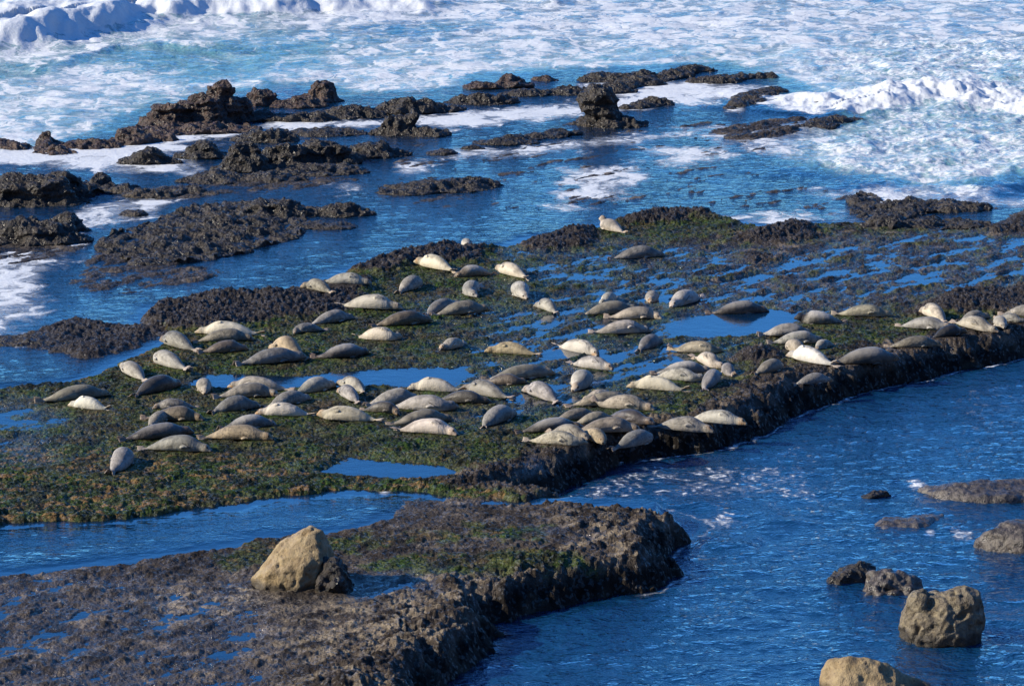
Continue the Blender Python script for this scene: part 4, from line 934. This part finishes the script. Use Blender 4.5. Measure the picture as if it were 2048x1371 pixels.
ROCKS = [
 ('sea_rock', "tallest dark craggy rock mass in the surf at the upper left", [(335,254,84,52),(395,252,112,66),(440,246,84,86),(478,244,64,56),(390,268,200,24)], 'R'),
 ('sea_rock', "small round topped rock just right of the tallest rock mass", [(525,213,68,34),(510,212,40,38)], 'R'),
 ('sea_rock', "reddish block shaped rock standing up at the far edge of the rocks", [(643,205,66,46,1.0)], 'R'),
 ('sea_rock', "low brown rock at the left foot of the reddish block", [(600,216,80,26)], 'R'),
 ('rock_ledge', "low wall of rock with white water pooled behind it, below the reddish block", [(510,243,90,26),(570,244,90,24),(625,243,70,22)], 'D'),
 ('rock_ledge', "dark ledge right of the little waterfall", [(705,237,110,30)], 'D'),
 ('rock_ledge', "humped dark ledge tapering to the right beside white water", [(800,230,100,38),(850,227,90,30),(895,222,50,14)], 'D'),
 ('sea_rock', "dark rock with a horn shaped peak in front of the humped ledge", [(790,272,84,42),(822,270,36,56,.8),(852,274,70,24)], 'D'),
 ('sea_rock', "reddish rock with two humps at the far middle", [(965,178,45,18),(1020,177,78,28),(990,178,60,14)], 'R'),
 ('sea_rock', "tiny rock between the two humped rock and the long strip", [(1090,162,38,18)], 'R'),
 ('rock_ledge', "dark ledge with a smooth right end left of the long thin strip", [(970,209,112,26)], 'D'),
 ('rock_ledge', "long thin strip of rock leading to the rock shaped like a mushroom", [(1060,192,90,14),(1130,190,90,22)], 'D'),
 ('sea_rock', "tall mushroom shaped rock standing alone in shallow water", [(1215,255,100,40,1.7),(1202,254,60,60,1.2),(1197,254,82,34,1.3,.85),(1205,254,60,30,1.0,1.05),(1255,255,56,32,1.1)], 'D'),
 ('rock_ledge', "far mussel covered ledge behind the mushroom shaped rock", [(1225,164,110,22),(1290,160,60,20)], 'D'),
 ('rock_ledge', "slanting ledge reaching out to the right at the far edge", [(1215,188,90,22),(1280,172,80,20),(1340,156,70,14),(1395,144,60,13)], 'D'),
 ('rock_ledge', "low ledge ending in a knob, farthest right of the far ledges", [(1430,167,80,22),(1500,158,90,12)], 'D'),
 ('sea_rock', "small dark rock right of the mushroom shaped rock", [(1305,213,66,22),(1265,218,40,10)], 'D'),
 ('sea_rock', "small wedge of rock with a thin spine pointing right in the foam", [(1480,218,38,16),(1505,209,50,8,2.4),(1532,198,50,8,2.4),(1555,188,20,8,1.2)], 'D'),
 ('sea_rock', "narrow slanted rib of rock near the right breaker", [(1690,243,66,12,.5),(1630,258,60,8,.5)], 'D'),
 ('sea_rock', "tiny low rock in the middle of the shallows right of centre", [(1480,277,42,9)], 'D'),
 ('sea_rock', "flat tiny rock left of the right breaker", [(1640,215,30,8)], 'D'),
 ('sea_rock', "dark rock cut off by the left edge of the picture, upper one in the foam", [(5,300,80,26)], 'R'),
 ('sea_rock', "rock with a knob like head standing in foam near the left edge", [(93,292,42,28),(108,308,58,24)], 'R'),
 ('sea_rock', "low brown rock between the knob headed one and a rounded one", [(180,297,80,26)], 'R'),
 ('sea_rock', "rounded brown rock left of the tallest rock mass", [(255,289,70,38),(305,284,60,20)], 'R'),
 ('sea_rock', "dome of mussel covered rock in white water left of centre", [(298,330,92,38)], 'D'),
 ('sea_rock', "block of dark rock with an undercut left face beside white foam", [(405,318,78,36)], 'D'),
 ('sea_rock', "flattish hump behind the largest black rock", [(530,285,96,34)], 'D'),
 ('rock_ledge', "low mussel ledge behind the largest black rock, left of the horned rock", [(650,272,130,20)], 'D'),
 ('sea_rock', "largest black rock, long and craggy, left of centre", [(485,345,95,66),(560,335,110,52),(650,330,110,56),(740,316,110,38),(640,350,140,28),(785,312,50,22)], 'D'),
 ('rock_ledge', "dark shelf in front of the largest black rock", [(430,366,120,26),(530,364,130,26)], 'D'),
 ('rock_ledge', "wet mussel rocks in front of the dome shaped rock", [(290,395,60,26),(330,394,60,14),(370,390,90,20)], 'D'),
 ('sea_rock', "massive black rock filling the left edge of the picture", [(50,412,200,74),(130,396,90,56),(195,378,40,36,.8),(228,388,70,22)], 'D'),
 ('rock_ledge', "lower dark terrace below the massive black rock at the left edge", [(50,490,200,58),(115,466,90,40)], 'D'),
 ('rock_ledge', "broad tilted slab covered in mussels, left of the calm back water", [(545,436,140,40),(460,462,170,36),(370,484,170,34),(280,500,120,22),(500,470,140,30),(400,512,150,20),(440,492,250,40,7.0),(330,520,230,30,6.0)], 'D'),
 ('rock_ledge', "mussel covered tail at the right end of the broad tilted slab", [(680,433,96,30),(620,425,60,20)], 'D'),
 ('sea_rock', "small curved strip of mussels below the tail of the broad slab", [(650,458,90,10)], 'D'),
 ('rock_ledge', "flat oval mussel ledge lying alone in the blue shallows", [(870,384,170,30),(960,374,60,22),(810,390,80,14)], 'D'),
 ('sea_rock', "small oval mussel rock above the flat oval ledge", [(886,309,40,12)], 'D'),
 ('rock_ledge', "chain of low mussel rocks in the middle of the shallows", [(1010,289,88,11),(1080,277,76,12),(1130,270,60,10)], 'D'),
 ('sea_rock', "tiny bump of rock left of the chain of low mussel rocks", [(945,299,28,8)], 'D'),
 ('rock_ledge', "crooked dark ledge standing above the weed at the right", [(1850,424,210,22),(1770,460,90,38),(1880,458,180,24),(1760,445,60,20,5.0)], 'D'),
 ('sea_rock', "small round rock in the foamy channel by the broad slab", [(265,432,32,12)], 'D'),
 ('sea_rock', "low rounded knob at the foot of the broad tilted slab", [(300,530,50,18)], 'D'),
 ('sea_rock', "dark thin reef sliver at the left edge in blue water", [(30,690,110,14,1.0)], 'D'),
]
for i, (nm, lab, bl, k) in enumerate(ROCKS):
    rock(nm, lab, bl, M_RED if k == 'R' else M_DARK, G1, seed=i+1)

# ------------------------------------------------------------------ near boulders
def hull_boulder(label, px, py, z, pts, m, disp, voxel=.03, seed=1, pits=0.0, name='boulder', sm=4, balls=()):
    """convex lump through pts (metres from the point px, py on the ground), then rounded and weathered"""
    g = at(px, py, z); bm = bmesh.new()
    if pts:
        for p in pts: bm.verts.new(p)
        r = bmesh.ops.convex_hull(bm, input=bm.verts[:])
        bmesh.ops.delete(bm, geom=[e for e in r['geom_interior'] if isinstance(e, bmesh.types.BMVert)], context='VERTS')
    for bx_, by_, bz_, rx_, ry_, rz_ in balls:
        gm = bmesh.ops.create_icosphere(bm, subdivisions=4, radius=1.0)
        for v in gm['verts']:
            q = v.co; n_ = (abs(q.x)**2.1+abs(q.y)**2.1+abs(q.z)**2.1)**(1/2.1)
            v.co = Vector((bx_+q.x/n_*rx_, by_+q.y/n_*ry_, bz_+q.z/n_*rz_))
    bmesh.ops.recalc_face_normals(bm, faces=bm.faces)
    me = biggest(remeshed(bm, voxel, sm))
    p = get_co(me); n = normals(me); q = p + seed*7.7
    d = disp*(.10*fbm3(q*1.6, 3) + .05*(.5-np.abs(n3(q*3.7))) + .02*n3(q*9.0))
    if pits:
        c = n3(q*4.6); d -= pits*np.clip(c-.32, 0, 1)*.5; c = n3(q*9.5+3); d -= pits*np.clip(c-.35, 0, 1)*.22
    set_co(me, p + n*d[:, None]); me.name = name
    me.polygons.foreach_set('use_smooth', np.ones(len(me.polygons), bool)); me.materials.clear(); me.materials.append(m)
    o = bpy.data.objects.new(name, me); COL.objects.link(o); o.location = (g[0], g[1], z); tag(o, label, 'rock')
    return o
hull_boulder("tan wedge shaped boulder with a pointed top standing on the near ledge", 592, 1178, 0.05,
    [(-.88,.35,-.1),(-.86,.3,.16),(-.62,.0,-.1),(-.52,-.05,.32),(-.35,.5,.72),(.05,-.18,-.1),(.10,-.15,.45),(.30,.32,1.13),(.22,.62,1.08),(.45,-.05,.62),
     (.50,.35,1.05),(.62,.05,-.1),(.60,.10,.42),(.78,.55,-.1),(.72,.6,.5),(.4,1.15,-.1),(-.4,1.1,-.1),(-.1,.95,.75)], M_TAN, .75, .026, 3, .30, sm=3)
hull_boulder("dark barnacled stone at the right foot of the tan wedge shaped boulder", 668, 1190, 0.03,
    [(-.3,-.1,-.1),(-.28,0,.25),(.1,-.12,-.1),(.1,-.05,.22),(.0,.4,.5),(.30,.1,-.1),(.26,.2,.12),(.2,.7,.25),(.3,.8,-.1),(-.3,.7,-.1),(-.2,.5,.45)], M_DARK, 2.4, .03, 5, .3)
hull_boulder("round pitted boulder with two knobs on top, standing in the cove water", 1893, 1292, COVE_Z,
    [], M_PIT, 1.1, .026, 7, .42, sm=9, balls=[(-.04,.55,.22,.76,.72,.64),(-.43,.45,.66,.22,.34,.24),(.32,.45,.74,.34,.42,.26),(.30,.5,.35,.45,.55,.46)])
hull_boulder("smooth tan boulder cut off by the bottom edge of the picture", 1730, 1450, COVE_Z,
    [(-.75,.3,-.3),(-.75,.4,.75),(-.60,.5,1.0),(-.3,.3,1.12),(.25,.3,1.05),(1.0,.4,.66),(1.6,.5,.30),(1.9,.6,-.3),(0,-.2,-.3),(-.5,-.1,.6),(.4,-.2,.6),(1.3,.1,-.3),(.7,1.2,-.3),(-.5,1.1,-.3),(-.2,.9,.85),(-.6,1.0,.6)], M_TAN, .8, .028, 9, .12)
hull_boulder("dark wet boulder cut off by the right edge, splash at its left side", 2035, 1106, COVE_Z,
    [(-.80,.6,-.3),(-.78,.5,.14),(-.55,.2,-.2),(-.5,.3,.40),(-.2,.5,.52),(.3,.4,.50),(.0,-.05,-.2),(.1,0,.25),(.9,.2,-.2),(1.0,.4,.42),(1.1,1.6,-.3),(-.5,1.6,-.3),(.2,1.5,.35)], M_WET, .8, .03, 11, .05, sm=12)
hull_boulder("long low wet rock awash in the cove at the right edge", 1965, 1006, COVE_Z,
    [(-1.35,1.4,-.2),(-1.2,1.2,.04),(-.9,.6,.08),(-.5,.7,.26),(.2,.9,.30),(1.2,1.0,.27),(1.8,1.3,-.2),(-.6,0,-.15),(-.3,.1,.10),(.6,0,-.2),(.7,.1,.12),(1.4,.2,-.2),(0,2.4,-.2),(1.2,2.4,-.2),(-.8,2.0,-.1)], M_WET, .8, .035, 13, .05, sm=8)
hull_boulder("dark tilted slab poking out of the cove water, left of a brown stone", 1703, 1172, COVE_Z,
    [(-.52,.2,-.1),(-.50,.25,.06),(-.2,.0,-.1),(-.2,.05,.14),(.1,.5,.32),(.42,.7,.30),(.5,.6,.12),(.5,.5,-.1),(-.2,.9,-.1),(-.1,.8,.22),(.4,1.1,-.1)], M_DARK, 1.6, .03, 15, .2)
hull_boulder("brown encrusted stone between the tilted slab and the round boulder", 1790, 1190, COVE_Z,
    [(-.55,.2,-.1),(-.52,.3,.14),(-.3,.0,-.1),(-.3,.1,.18),(-.4,.6,.30),(0,.4,.28),(.4,.5,.20),(.62,.5,-.02),(.4,.1,-.1),(.3,.1,.1),(.3,1.1,-.1),(-.4,1.1,-.1)], M_WET, 2.2, .03, 17, .4)
hull_boulder("smooth flat rock barely above the cove water, a little foam at its right end", 1815, 1066, COVE_Z-.035,
    [(-.85,.6,-.12),(-.5,.2,.0),(-.4,.8,.07),(0,.6,.09),(.1,.1,-.02),(.5,.9,.08),(.9,1.4,.05),(1.0,.9,-.1),(0,1.8,-.1),(.6,2.0,-.1)], M_WET, 1.0, .04, 19, 0)
hull_boulder("thin black rock tip breaking the cove surface above the flat rock", 1750, 998, COVE_Z,
    [(-.45,.3,-.1),(-.1,.1,.0),(.0,.4,.10),(.3,.4,.09),(.5,.6,-.1),(.1,.9,-.1)], M_DARK, .8, .03, 21, 0)
